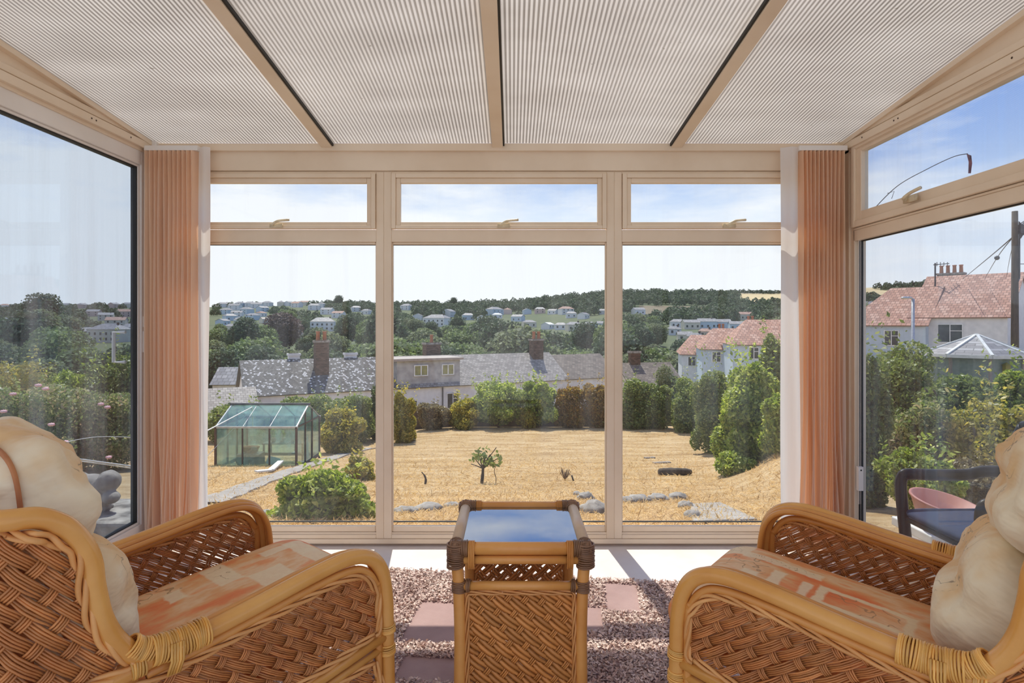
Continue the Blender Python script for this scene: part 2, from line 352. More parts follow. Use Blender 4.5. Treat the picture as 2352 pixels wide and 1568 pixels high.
class MB:
    def __init__(s): s.v = []; s.f = []; s.uv = None
    def add(s, vs, fs):
        k = len(s.v); s.v.extend([tuple(p) for p in vs]); s.f.extend([tuple(i + k for i in f) for f in fs]); return s
    def box(s, a, b, rz=0.0, c=None, bev=0.0):
        x0, y0, z0 = a; x1, y1, z1 = b
        x0, x1 = min(x0, x1), max(x0, x1); y0, y1 = min(y0, y1), max(y0, y1); z0, z1 = min(z0, z1), max(z0, z1)
        vs = [Vector(p) for p in ((x0, y0, z0), (x1, y0, z0), (x1, y1, z0), (x0, y1, z0), (x0, y0, z1), (x1, y0, z1), (x1, y1, z1), (x0, y1, z1))]
        if rz:
            c = Vector(c) if c is not None else Vector(((x0 + x1) / 2, (y0 + y1) / 2, 0))
            R = Matrix.Rotation(rz, 4, 'Z'); vs = [R @ (p - c) + c for p in vs]
        return s.add(vs, [(0, 3, 2, 1), (4, 5, 6, 7), (0, 1, 5, 4), (1, 2, 6, 5), (2, 3, 7, 6), (3, 0, 4, 7)])
    def obox(s, p, q, w_, h_, up=(0, 0, 1)):              # bar of section w x h from p to q
        p, q = Vector(p), Vector(q); d = (q - p).normalized(); up = Vector(up)
        if abs(d.dot(up)) > .98: up = Vector((0, 1, 0))
        a = d.cross(up).normalized() * (w_ / 2); b = a.cross(d).normalized() * (h_ / 2)
        vs = [p - a - b, p + a - b, p + a + b, p - a + b, q - a - b, q + a - b, q + a + b, q - a + b]
        return s.add(vs, [(0, 1, 2, 3), (7, 6, 5, 4), (1, 0, 4, 5), (2, 1, 5, 6), (3, 2, 6, 7), (0, 3, 7, 4)])
    def tube(s, pts, r, n=8, cap=True, closed=False, sq=1.0):
        pts = [Vector(p) for p in pts]; m = len(pts); k = len(s.v)
        rs = r if isinstance(r, (list, tuple)) else [r] * m
        ref = None
        for i, p in enumerate(pts):
            if closed: d = (pts[(i + 1) % m] - pts[i - 1])
            else: d = (pts[min(i + 1, m - 1)] - pts[max(i - 1, 0)])
            d = d.normalized() if d.length > 1e-9 else Vector((0, 0, 1))
            if ref is None:
                ref = d.cross(Vector((0, 0, 1)))
                if ref.length < .1: ref = d.cross(Vector((1, 0, 0)))
            ref = (ref - d * ref.dot(d))
            ref = ref.normalized() if ref.length > 1e-6 else d.orthogonal().normalized()
            b = d.cross(ref)
            for j in range(n):
                a = 2 * math.pi * j / n
                s.v.append(tuple(p + (ref * math.cos(a) + b * math.sin(a) * sq) * rs[i]))
        for i in range(m if closed else m - 1):
            for j in range(n):
                i2 = (i + 1) % m
                s.f.append((k + i * n + j, k + i * n + (j + 1) % n, k + i2 * n + (j + 1) % n, k + i2 * n + j))
        if cap and not closed:
            s.f.append(tuple(k + j for j in reversed(range(n)))); s.f.append(tuple(k + (m - 1) * n + j for j in range(n)))
        return s
    def lathe(s, c, prof, n=20, M=None):
        c = Vector(c); k = len(s.v)
        for (r, z) in prof:
            for j in range(n):
                a = 2 * math.pi * j / n; p = Vector((r * math.cos(a), r * math.sin(a), z))
                if M is not None: p = M @ p
                s.v.append(tuple(c + p))
        for i in range(len(prof) - 1):
            for j in range(n):
                s.f.append((k + i * n + j, k + i * n + (j + 1) % n, k + (i + 1) * n + (j + 1) % n, k + (i + 1) * n + j))
        return s
    def blob(s, c, r, sub=3, amp=.15, fr=1.6, seed=0.0, M=None):
        bm = bmesh.new(); bmesh.ops.create_icosphere(bm, subdivisions=sub, radius=1)
        c = Vector(c); r = Vector(r) if not isinstance(r, (int, float)) else Vector((r, r, r))
        vs = []
        for q in bm.verts:
            d = q.co.normalized(); k = 1 + amp * mnoise.fractal(d * fr + Vector((seed, seed * 1.7, seed * .3)), 1.0, 2.0, 3)
            p = Vector((d.x * r.x * k, d.y * r.y * k, d.z * r.z * k))
            if M is not None: p = M @ p
            vs.append(c + p)
        fs = [[q.index for q in f.verts] for f in bm.faces]; bm.free()
        return s.add(vs, fs)
    def mesh(s, name):
        me = bpy.data.meshes.new(name); me.from_pydata(s.v, [], s.f); me.update(); return me
    def build(s, name, mat, parent=None, smooth=False, bevel=0.0):
        o = link_mesh(name, s.mesh(name), mat, parent, smooth)
        if bevel:
            b = o.modifiers.new('bevel', 'BEVEL'); b.width = bevel; b.segments = 2; b.limit_method = 'ANGLE'
        return o

def cr(pts, n=8, closed=False):                           # Catmull-Rom through points
    pts = [Vector(p) for p in pts]; m = len(pts); out = []
    rng = range(m if closed else m - 1)
    for i in rng:
        g = (lambda k: pts[k % m]) if closed else (lambda k: pts[max(0, min(m - 1, k))])
        p0, p1, p2, p3 = g(i - 1), g(i), g(i + 1), g(i + 2)
        for j in range(n):
            t = j / n
            out.append(.5 * ((2 * p1) + (p2 - p0) * t + (2 * p0 - 5 * p1 + 4 * p2 - p3) * t * t + (3 * p1 - p0 - 3 * p2 + p3) * t ** 3))
    if not closed: out.append(pts[-1])
    return out

def np_mesh(name, V, F):                                  # V (n,3), F (m,4) quads
    me = bpy.data.meshes.new(name)
    me.vertices.add(len(V)); me.vertices.foreach_set('co', np.ascontiguousarray(V, dtype=np.float32).ravel())
    m, k = F.shape
    me.loops.add(m * k); me.loops.foreach_set('vertex_index', np.ascontiguousarray(F, dtype=np.int32).ravel())
    me.polygons.add(m); me.polygons.foreach_set('loop_start', np.arange(0, m * k, k, dtype=np.int32))
    me.polygons.foreach_set('loop_total', np.full(m, k, dtype=np.int32))
    me.update(calc_edges=True); return me

def leaves(rng, Pt, Nn, size, asp=.55, jit=.9, droop=0.0):
    n = len(Pt)
    N = Nn + rng.normal(0, jit, (n, 3)); N /= np.linalg.norm(N, axis=1)[:, None] + 1e-9
    T = rng.normal(0, 1, (n, 3)); T[:, 2] -= droop; T -= N * (T * N).sum(1)[:, None]; T /= np.linalg.norm(T, axis=1)[:, None] + 1e-9
    B = np.cross(N, T); L = size * rng.uniform(.6, 1.35, n)[:, None]; W = L * asp
    V = np.empty((n, 4, 3)); V[:, 0] = Pt - T * L * .5; V[:, 1] = Pt + B * W * .5 - T * L * .05; V[:, 2] = Pt + T * L * .5; V[:, 3] = Pt - B * W * .5 - T * L * .05
    F = np.arange(4 * n).reshape(n, 4)
    return V.reshape(-1, 3), F

def crown_points(rng, lobes, n, shell=.72):
    vol = np.array([l[3] * l[4] + l[4] * l[5] + l[3] * l[5] for l in lobes]); idx = rng.choice(len(lobes), n, p=vol / vol.sum())
    L = np.array(lobes)[idx]; D = rng.normal(0, 1, (n, 3)); D /= np.linalg.norm(D, axis=1)[:, None]
    R = np.where(rng.uniform(0, 1, n) < shell, rng.uniform(.86, 1.08, n), rng.uniform(.35, .9, n))[:, None]
    Pt = L[:, :3] + D * L[:, 3:6] * R
    Nn = D / L[:, 3:6]; Nn /= np.linalg.norm(Nn, axis=1)[:, None]
    Nn[:, 2] += .5
    return Pt, Nn

def make_lobes(rng, c, r, k, rough=.5):
    lb = []
    for i in range(k):
        d = rng.normal(0, 1, 3); d /= np.linalg.norm(d); q = rng.uniform(.35, .72)
        s = rng.uniform(.34, .34 + rough * .4)
        lb.append((c[0] + d[0] * r[0] * q * (1 - s * .6), c[1] + d[1] * r[1] * q * (1 - s * .6), c[2] + d[2] * r[2] * q * (1 - s * .5),
                   r[0] * s * 1.25, r[1] * s * 1.25, r[2] * s * 1.1))
    lb.append((c[0], c[1], c[2], r[0] * .72, r[1] * .72, r[2] * .72))
    return lb

SEED = [100]
def box_lobes(rng, c, r, k):                              # lumps filling a mound down to the ground
    lb = []
    for i in range(k * 2):
        a = rng.uniform(0, 2 * math.pi); z = rng.uniform(-.85, .72); q = math.sqrt(rng.uniform(.05, 1)) * (1 - max(0, z) ** 1.6 * .75) * .80; s = rng.uniform(.18, .42)
        lb.append((c[0] + math.cos(a) * r[0] * q, c[1] + math.sin(a) * r[1] * q, c[2] + z * r[2] * .85, r[0] * s, r[1] * s, r[2] * s * .85))
    lb.append((c[0], c[1], c[2] - r[2] * .2, r[0] * .7, r[1] * .7, r[2] * .8)); return lb
def foliage_mesh(name, c, r, n, size, k=9, asp=.55, rough=.5, shell=.72, sprigs=0, seed=None, boxy=False):
    SEED[0] += 1; rng = np.random.default_rng(seed or SEED[0])
    lb = box_lobes(rng, c, r, k) if boxy else make_lobes(rng, c, r, k, rough)
    Pt, Nn = crown_points(rng, lb, n, shell)
    if sprigs:                                            # shoots that stand out of the crown
        ex = []
        for i in range(sprigs):
            a = rng.uniform(0, 2 * math.pi); q = rng.uniform(0, .8)
            b0 = np.array([c[0] + math.cos(a) * r[0] * q, c[1] + math.sin(a) * r[1] * q, c[2] + r[2] * .75 * (1 - q * .5)])
            dirn = np.array([math.cos(a) * .4, math.sin(a) * .4, 1.0]) * r[2] * rng.uniform(.3, .7)
            for j in range(14): ex.append(b0 + dirn * j / 13 + rng.normal(0, size * .4, 3))
        ex = np.array(ex); Pt = np.vstack([Pt, ex]); Nn = np.vstack([Nn, np.tile([0, 0, 1.0], (len(ex), 1))])
    Pt = Pt[Pt[:, 2] > c[2] - r[2] * 1.02]; Nn = Nn[:len(Pt)]
    V, F = leaves(rng, Pt, Nn, size, asp)
    return np_mesh(name, V, F)

# ------------------------------------------------------------------ terrain
GY = [0, 3.3, 5, 7, 9, 12, 16, 19, 24, 30, 32.5, 38, 45, 60, 90, 130]
GZ = [-.2, -.2, -.45, -.92, -1.35, -1.9, -2.55, -3.05, -3.6, -3.95, -4.3, -6.0, -7.4, -8.6, -11, -13]
SKA = [-1.2, -.84, -.48, -.22, 0, .18, .43, .56, .70, .84, 1.2]
SKR = [.026, .024, .028, .030, .032, .050, .048, .056, .066, .070, .070]
def sm(t): t = max(0.0, min(1.0, t)); return t * t * (3 - 2 * t)
def G(x, y):
    z = float(np.interp(y, GY, GZ))
    # right side of the garden lies higher
    if y > 5:
        k = sm((x / max(y, 1) - .33) / .2) * sm((y - 5) / 6)
        z = z + k * (max(-1.9, z * .45) - z) * (1 - sm((y - 60) / 60))
    if y > 7: z -= .25 * sm((y - 20) / 10) * sm((-x / y - .1) / .1) * (1 - sm((y - 34) / 4))
    a = x / max(y, 1)
    if y > 90:
        u = math.log(y / 130) / math.log(900 / 130); u = max(0.0, min(1.0, u))
        up = -.066 * (1 - u) ** 1.25 + float(np.interp(a, SKA, SKR)) * u
        zf = CAMH + up * min(y, 900)
        if y <= 130: zf = CAMH - .066 * y
        z = z + (zf - z) * sm((y - 90) / 40)
        z += 2.0 * mnoise.noise(Vector((x * .006, y * .006, 0))) * sm((y - 150) / 200)
    return z
def grid_mesh(name, xs, ys_fn, mats, matf, smooth=True):
    V = []; F = []; mi = []
    nx = len(xs); ys = ys_fn
    for y in ys:
        for a in xs: V.append((a[0] * y + a[1], y, G(a[0] * y + a[1], y)))
    for j in range(len(ys) - 1):
        for i in range(nx - 1):
            k = j * nx + i; F.append((k, k + 1, k + nx + 1, k + nx)); mi.append(matf(V[k][0], V[k][1]))
    me = bpy.data.meshes.new(name); me.from_pydata(V, [], F); me.polygons.foreach_set('material_index', mi); me.update()
    return link_mesh(name, me, mats, None, smooth)
ysg = [3.345, 3.6, 4, 4.5, 5, 5.5, 6] + [6 + .5 * i for i in range(1, 60)] + [37, 39, 42, 45, 50, 56, 62]
gnd = grid_mesh('ground', [(-1.3 + 2.6 * i / 60, (-1.3 + 2.6 * i / 60) * 3.5) for i in range(61)], ysg, ['dry_lawn', 'patio_ground'],
                lambda x, y: 1 if (y < 4.3 and abs(x) > 2.5) else 0)
tag(gnd, kind='structure')
mb = MB(); mb.add([(-12, -2, -.2), (-1.98, -2, -.2), (-1.98, 3.35, -.2), (-12, 3.35, -.2)], [(0, 1, 2, 3)])
mb.add([(1.86, -2, -.2), (12, -2, -.2), (12, 3.35, -.2), (1.86, 3.35, -.2)], [(0, 1, 2, 3)])
tag(mb.build('ground_patio', 'patio_ground'), kind='structure')
def fieldmat(x, y):
    a = x / y
    if y > 640 and .37 < a < .60: return 1
    if 560 < y < 800 and .60 < a < .68: return 1
    if 430 < y < 560 and .20 < a < .33: return 2
    if 118 < y < 175 and (-.205 < a < -.115 or .19 < a < .235): return 2
    return 0
ysv = [62, 68, 75, 82, 90] + [90 * (1000 / 90) ** (i / 70) for i in range(1, 71)]
val = grid_mesh('hill', [(-1.25 + 2.5 * i / 120, 0) for i in range(121)], ysv, ['valley_grass', 'stubble', 'scrub'], fieldmat)
tag(val, kind='structure')

# ------------------------------------------------------------------ room shell
FY = 3.23                                                  # inner plane of the front frames
S = FPX / FY
def fx(px): return (px - CX) / S
def fz(py): return CAMH + (HORY - py) / S
XL, XR = -1.906, 1.753
RS = .098                                                  # roof slope
def roofz(y): return 2.118 + RS * (FY - y)
flo = MB().box((XL - .05, -1.0, -.12), (XR + .05, 3.30, 0)).build('floor', 'floor_vinyl'); tag(flo, kind='structure')

def rect_frame(mb, x0, x1, z0, z1, t, y0, y1):             # picture frame in the XZ plane, depth y0..y1; t = (l, r, b, t)
    l, r, b, tt = t
    mb.box((x0, y0, z0), (x0 + l, y1, z1)); mb.box((x1 - r, y0, z0), (x1, y1, z1))
    mb.box((x0 + l, y0, z0), (x1 - r, y1, z0 + b)); mb.box((x0 + l, y0, z1 - tt), (x1 - r, y1, z1))
def rect_frame_x(mb, y0, y1, z0, z1, t, x0, x1):
    l, r, b, tt = t
    mb.box((x0, y0, z0), (x1, y0 + l, z1)); mb.box((x0, y1 - r, z0), (x1, y1, z1))
    mb.box((x0, y0 + l, z0), (x1, y1 - r, z0 + b)); mb.box((x0, y0 + l, z1 - tt), (x1, y1 - r, z1))

# header beam, eaves strip and sill
mb = MB(); mb.box((XL, FY - .012, fz(393)), (XR, FY + .08, fz(349))); mb.box((XL, FY - .035, fz(350)), (XR, FY + .08, fz(333)))
mb.box((XL, FY + .0, fz(400)), (XR, FY + .07, fz(393)))
tag(mb.build('trim_1', 'frame_paint', bevel=.003), kind='structure')
mb = MB(); mb.box((XL, FY - .012, fz(1247)), (XR, FY + .09, fz(1236))); mb.box((XL, FY - .0, fz(1236)), (XR, FY + .08, fz(1222)))
tag(mb.build('trim_2', 'frame_paint', bevel=.003), kind='structure')
# corner posts
tag(MB().box((XL - .06, 3.17, 0), (XL + .055, FY + .08, 2.14)).build('trim_3', 'frame_white', bevel=.004), kind='structure')
mb = MB(); mb.box((XR - .05, 3.19, 0), (XR + .07, FY + .08, 2.14)); mb.box((XR - .012, 3.15, 0), (XR + .07, 3.19, 2.14))
tag(mb.build('trim_4', 'frame_paint', bevel=.003), kind='structure')

# three front windows: outer frame, fixed lower pane, top vent sash
ZT, ZTR0, ZTR1 = fz(395), fz(561), fz(528)
def handle(parent, x, y, z, tilt=1, axis='x'):
    h = MB(); h.box((x - .035, y - .012, z - .012), (x + .03, y, z + .008))
    pts = cr([(x - .018, y - .014, z), (x - .01, y - .03, z + .004), (x + .02, y - .034, z + .018 * tilt), (x + .075, y - .03, z + .024 * tilt)], 5)
    if axis == 'y':
        h = MB(); h.box((y - .012, x - .035, z - .012), (y, x + .03, z + .008))
        pts = [(p.y, p.x, p.z) for p in pts]
    h.tube(pts, .0065, 8)
    o = h.build('handle', 'brass_cream', parent, True)
    o['label'] = 'cream metal casement handle'; return o
wins = [(XL + .05, fx(882), None, fx(848), fx(640)), (fx(882), fx(1410.5), fx(920), fx(1372), fx(1158)), (fx(1410.5), XR - .05, fx(1447), None, fx(1672))]
for i, (x0, x1, g0, g1, hx) in enumerate(wins):
    wn = empty('window_%d' % (i + 1), ((x0 + x1) / 2, FY, 0), kind='structure'); wn['label'] = ''
    del wn['label']
    ox = (x0 + x1) / 2
    R = lambda mb: mb
    l = x0; r = x1; hm = .0405
    mb = MB()
    lw = hm if i else .05; rw = hm if i < 2 else .05
    rect_frame(mb, l - ox, r - ox, fz(1236), ZT, (lw, rw, .022, .012), -.006, .06)
    mb.box((l - ox + lw, -.006, ZTR0 + .012), (r - ox - rw, .06, ZTR1))
    # glazing beads
    rect_frame(mb, l - ox + lw - .0, r - ox - rw, fz(1222), ZTR0 + .012, (.006, .006, .03, .012), .006, .03)
    mb.build('window_frame', 'frame_paint', wn, bevel=.003)
    mb = MB(); rect_frame(mb, l - ox + lw, r - ox - rw, fz(1200) - .004, ZTR0 + .002, (.004, .004, .004, .004), .02, .034)
    mb.build('glazing_seal', 'gasket', wn)
    MB().box((l - ox + lw, .026, fz(1204)), (r - ox - rw, .0262, ZTR0 + .004)).build('window_pane', 'front_glass', wn)
    va, vb = l - ox + lw + .002, r - ox - rw - .002
    mb = MB(); rect_frame(mb, va, vb, fz(526), ZT - .012, (.022, .022, .018, .022), -.022, .02)
    rect_frame(mb, va + .022, vb - .022, fz(526) + .018, ZT - .034, (.024, .024, .018, .026), -.010, .02)
    vs = mb.build('vent_sash', 'frame_paint', wn, bevel=.003)
    MB().box((va + .03, .008, fz(524) + .02), (vb - .03, .0082, ZT - .04)).build('sash_pane', 'front_glass', vs)
    handle(vs, hx - ox, -.022, fz(519))

# right side window
wr = empty('window_4', (XR, 0, 0), kind='structure')
mb = MB(); rect_frame_x(mb, -.6, 3.15, .0, 2.12, (.05, .03, .13, .06), 0, .06)
mb.box((0, -.6, 1.60), (.06, 3.13, 1.655)); mb.box((-.004, -.6, 1.655), (.05, 3.13, 1.665))
for yy in (1.35,): mb.box((0, yy - .03, .1), (.06, yy + .03, 2.08))
mb.build('window_frame', 'frame_paint', wr, bevel=.003)
MB().box((.03, -.55, .12), (.0302, 3.13, 1.61)).build('window_pane', 'side_glass', wr)
mb = MB(); rect_frame_x(mb, 3.10, 3.128, .13, 1.60, (.004, .004, .004, .004), .024, .034); rect_frame_x(mb, 1.38, 3.122, .13, 1.60, (.005, .003, .006, .005), .022, .03)
mb.build('glazing_seal', 'gasket', wr)
for (ya, yb) in ((1.39, 3.118), (-.52, 1.31)):
    mb = MB(); rect_frame_x(mb, ya, yb, 1.667, 2.09, (.03, .03, .03, .028), -.02, .03)
    rect_frame_x(mb, ya + .03, yb - .03, 1.697, 2.062, (.03, .04, .045, .02), -.008, .03)
    vs = mb.build('vent_sash', 'frame_paint', wr, bevel=.003)
    MB().box((.012, ya + .04, 1.71), (.0122, yb - .04, 2.06)).build('sash_pane', 'side_glass', vs)
    if ya > 1:
        h = MB(); h.box((-.034, 2.60, 1.705), (-.02, 2.68, 1.73)); h.tube(cr([(-.03, 2.66, 1.72), (-.052, 2.65, 1.722), (-.055, 2.6, 1.735), (-.05, 2.54, 1.745)], 5), .007, 8)
        h.build('handle', 'brass_cream', vs, True)['label'] = 'cream metal casement handle'

# left side glazed door
dr = empty('door_1', (XL, 0, 0), kind='structure')
mb = MB(); rect_frame_x(mb, -.6, 3.18, .0, 2.12, (.05, .02, .06, .06), -.06, 0)
mb.build('door_frame', 'frame_paint', dr, bevel=.003)
lf = MB(); rect_frame_x(lf, 1.1, 3.165, .05, 2.062, (.07, .035, .10, .07), -.05, .004); rect_frame_x(lf, 1.17, 3.13, .15, 1.992, (.012, .012, .012, .012), -.03, -.006)
lf = lf.build('door_leaf', 'frame_white', dr, bevel=.003)
mb = MB(); rect_frame_x(mb, 1.182, 3.118, .160, 1.98, (.006, .008, .006, .006), -.04, -.012)
mb.build('glazing_seal', 'gasket', lf)
MB().box((-.028, 1.17, .15), (-.0278, 3.125, 1.99)).build('door_pane', 'door_glass', lf)
h = MB(); yy = 3.150
h.box((.004, yy - .012, 1.03), (.014, yy + .012, 1.14)); h.tube(cr([(.012, yy, 1.05), (.05, yy, 1.052), (.055, yy, 1.09), (.05, yy, 1.12), (.012, yy, 1.122)], 5), .008, 8)
h.box((.004, yy - .010, 1.16), (.012, yy + .010, 1.215))
h.build('door_handle', 'frame_white', lf, bevel=.002)
h = MB(); h.tube([(-.04, 3.07, .985), (-.10, 3.07, .985), (-.10, 3.07, 1.135), (-.04, 3.07, 1.135)], .009, 6)
h.build('outer_handle', 'frame_white', lf)
MB().box((.006, yy - .004, 1.175), (.0135, yy + .004, 1.20)).build('keyhole', 'gasket', lf)
MB().box((-.06, -.6, 1.0), (0, 1.1, 1.06)).build('door_mullion', 'frame_paint', dr)

# side beams with stepped mouldings, and the triangular infills under the roof slope
for k, (X, sg) in enumerate(((XL, 1), (XR, -1))):
    mb = MB(); mb.box((X - sg * .06, -.6, 2.06), (X + sg * .012, FY, 2.150)); mb.box((X, -.6, 2.075), (X + sg * .03, FY, 2.112))
    mb.box((X, -.6, 2.118), (X + sg * .022, FY, 2.146))
    tag(mb.build('trim_%d' % (5 + k), 'frame_paint', bevel=.003), kind='structure')
    x0, x1 = X - sg * .04, X + sg * .008
    vs = [(x0, FY, 2.13), (x0, -.6, 2.13), (x0, -.6, roofz(-.6) + .01), (x0, FY, roofz(FY) + .01)]
    vs += [(x1, a[1], a[2]) for a in vs]
    mb = MB().add(vs, [(0, 1, 2, 3), (7, 6, 5, 4), (0, 4, 5, 1), (1, 5, 6, 2), (2, 6, 7, 3), (3, 7, 4, 0)])
    mb.obox((x1 + sg * .012, FY, roofz(FY) - .008), (x1 + sg * .012, -.6, roofz(-.6) - .008), .026, .022)
    tag(mb.build('trim_%d' % (7 + k), 'frame_paint'), kind='structure')
    scr = MB()
    for yy in (1.9, 2.1, 2.72, 2.75, 3.0): scr.lathe((X + sg * .0305, yy, 2.094), [(0.0001, .0), (.004, .0), (.004, .001)], 8, Matrix.Rotation(sg * math.pi / 2, 3, 'Y'))
    tag(scr.build('trim_%d' % (11 + k), 'rust_brown'), kind='structure')

# roof: four twin-wall sheets between three rafters
ce = empty('ceiling', (0, 0, 0), kind='structure')
rx = [-.972, -.076, .864]; edges = [XL + .03] + rx + [XR - .03]
for i in range(4):
    a, b = edges[i], edges[i + 1]
    mb = MB(); y0, y1 = FY - .03, -.6
    for dz in (.004,):
        mb.add([(a, y0, roofz(y0) + dz), (b, y0, roofz(y0) + dz), (b, y1, roofz(y1) + dz), (a, y1, roofz(y1) + dz),
                (a, y0, roofz(y0) + dz + .016), (b, y0, roofz(y0) + dz + .016), (b, y1, roofz(y1) + dz + .016), (a, y1, roofz(y1) + dz + .016)],
               [(0, 1, 2, 3), (4, 7, 6, 5), (0, 4, 5, 1), (1, 5, 6, 2), (2, 6, 7, 3), (3, 7, 4, 0)])
    mb.build('roof_panel', 'twinwall_sheet', ce)
for i, x in enumerate(rx):
    mb = MB(); mb.obox((x, FY - .02, roofz(FY) - .006), (x, -.6, roofz(-.6) - .006), .056, .026); mb.obox((x, FY - .02, roofz(FY) + .03), (x, -.6, roofz(-.6) + .03), .05, .03)
    ra = mb.build('rafter', 'frame_paint', ce, bevel=.002)
    sd_ = {0: 1, 1: 1, 2: -1}[i]
    MB().obox((x + sd_ * .032, FY - .02, roofz(FY) - .004), (x + sd_ * .032, -.6, roofz(-.6) - .004), .009, .014).build('rafter_seal', 'gasket', ra)

# vertical blinds bunched in both front corners
def blind(label, xa, xb, xw0, xw1, cord):
    b = empty('vertical_blind', ((xa + xb) / 2, FY - .09, 0), label=label, cat='window blind', group='vertical blinds drawn to the corners'); ox = (xa + xb) / 2
    MB().box((xa - ox - .0, -.03, fz(351) - .02), (xb - ox, .03, fz(349) + .0)).build('headrail', 'frame_white', b)
    n = 22; random.seed(4 + cord)
    for i in range(n):
        x = xa + .012 + (xb - xa - .024) * i / (n - 1) - ox
        vs = []; fs = []; m = 26; q = 6; ph = random.uniform(0, 6); am = random.uniform(.3, 1)
        for j in range(m):
            z = .05 + (fz(352) - .02 - .05) * j / (m - 1); lowf = 1 - j / (m - 1)
            for k in range(q):
                t = k / (q - 1) - .5
                sway = .016 * am * math.sin(ph + z * 2.2) * lowf ** .7 + .008 * am * math.sin(z * 5 + ph) * lowf
                vs.append((x + t * (.030 if i % 2 else -.004) + .004 * math.cos(t * 3.1) * (1 if i % 2 else -1) + sway, t * .086, z))
        for j in range(m - 1):
            for k in range(q - 1): a = j * q + k; fs.append((a, a + 1, a + q + 1, a + q))
        MB().add(vs, fs).build('slat', 'slat_peach', b, True)
    # white end slat turned to face the room
    for (a, c) in ((xw0, xw1),):
        vs = []; fs = []; m = 30; q = 8
        for j in range(m):
            z = .05 + (fz(351) - .05) * j / (m - 1)
            for k in range(q):
                t = k / (q - 1)
                vs.append((a + (c - a) * t - ox, -.02 + .016 * math.sin(t * 5 + z * .8) + .008 * math.sin(z * 3 + t * 3), z))
        for j in range(m - 1):
            for k in range(q - 1): p = j * q + k; fs.append((p, p + 1, p + q + 1, p + q))
        MB().add(vs, fs).build('end_slat', 'slat_white', b, True)['label'] = 'white end slat turned flat to the room'
    if cord:
        cxp = fx(1938) - ox - .0; mb = MB(); mb.tube([(cxp - .004, -.06, fz(345)), (cxp - .004, -.06, fz(1138))], .0012, 5); mb.tube([(cxp + .004, -.06, fz(345)), (cxp + .004, -.06, fz(1138))], .0012, 5)
        mb.build('cord', 'frame_white', b)
        mb = MB().box((cxp - .012, -.070, fz(1108)), (cxp + .012, -.05, fz(1056))); w_ = mb.build('cord_weight', 'frame_white', b)
        MB().lathe((cxp, -.0705, fz(1063)), [(.0001, 0), (.004, 0), (.004, .001)], 10, Matrix.Rotation(math.pi / 2, 3, 'X')).build('weight_hole', 'gasket', w_)
blind('bunched peach vertical blind slats hanging in the corner beside the glazed side door', fx(362), fx(480), fx(478), fx(505), 0)
blind('bunched peach vertical blind slats with white pull cord in the corner nearest the telegraph pole', fx(1812), fx(1918), fx(1774), fx(1812), 1)

# ------------------------------------------------------------------ woven panels
def pip(poly, U, Vv):
    ins = np.zeros(len(U), bool); n = len(poly); j = n - 1
    for i in range(n):
        xi, yi = poly[i]; xj, yj = poly[j]
        if yi != yj:
            c = ((yi > Vv) != (yj > Vv)) & (U < (xj - xi) * (Vv - yi) / (yj - yi) + xi); ins ^= c
        j = i
    return ins
def weave(poly, mapf, ang, pA, nA, pB, nB, wB, amp=.0036, thick=.9, step=.0065, offs=(0.0, 0.0), fillA=.97):
    VV = []; FF = []; base = 0
    poly = [(float(a), float(b)) for a, b in poly]; A = np.array(poly)
    c = A.mean(0); R = np.linalg.norm(A - c, axis=1).max() + .02
    dA = np.array([math.cos(ang), math.sin(ang)]); dB = np.array([-dA[1], dA[0]])
    jobs = []
    nr = int(R / pA) + 2
    for i in range(-nr, nr + 1):
        for k in range(nA):
            q = i * pA + ((k + .5) / nA - .5) * pA * fillA + offs[0]
            jobs.append((dA, dB, q, i, pB, 1.0, pA * fillA / nA * .5))
    nc = int(R / pB) + 2
    for j in range(-nc, nc + 1):
        for k in range(nB):
            q = j * pB + ((k + .5) / nB - .5) * wB + offs[1]
            jobs.append((dB, dA, q, j, pA, -1.0, wB / nB * .5))
    T = np.arange(-R, R, step)
    rr = np.random.default_rng(7)
    for (d, e, q, idx, pc, sg, hw) in jobs:
        wob = .0005 * np.sin(T * 40 + rr.uniform(0, 6))
        uv = c + np.outer(T, d) + np.outer(q + wob, e)
        ins = pip(poly, uv[:, 0], uv[:, 1])
        if ins.sum() < 2: continue
        o = (offs[1] if sg > 0 else offs[0])
        off = sg * amp * np.cos(math.pi * ((T - o) / pc + idx))
        off = np.clip(off * 1.4, -amp, amp)
        Pp, Nn = mapf(uv[:, 0], uv[:, 1])
        P2, _ = mapf(uv[:, 0] + e[0] * .001, uv[:, 1] + e[1] * .001)
        lat = (P2 - Pp); lat /= np.linalg.norm(lat, axis=1)[:, None] + 1e-12
        ctr = Pp + Nn * off[:, None]
        q4 = np.stack([ctr + lat * hw, ctr + Nn * hw * thick, ctr - lat * hw, ctr - Nn * hw * thick], 1)
        runs = np.flatnonzero(np.diff(np.concatenate([[0], ins.astype(int), [0]])))
        for a, b in zip(runs[::2], runs[1::2]):
            m = b - a
            if m < 2: continue
            VV.append(q4[a:b].reshape(-1, 3)); g = base + np.arange(m - 1)[:, None] * 4
            for s_ in range(4):
                FF.append(np.concatenate([g + s_, g + (s_ + 1) % 4, g + 4 + (s_ + 1) % 4, g + 4 + s_], 1))
            base += m * 4
    return np.concatenate(VV), np.concatenate(FF)
def weave_obj(name, mat, parent, *a, **k):
    V, F = weave(*a, **k); return link_mesh(name, np_mesh(name, V, F), mat, parent, False)
def resample(pts, step):
    pts = [Vector(p) for p in pts]; out = [pts[0]]; acc = 0
    for a, b in zip(pts, pts[1:]):
        L = (b - a).length
        while acc + step <= L:
            acc += step; out.append(a.lerp(b, acc / L))
        acc -= L
    return out
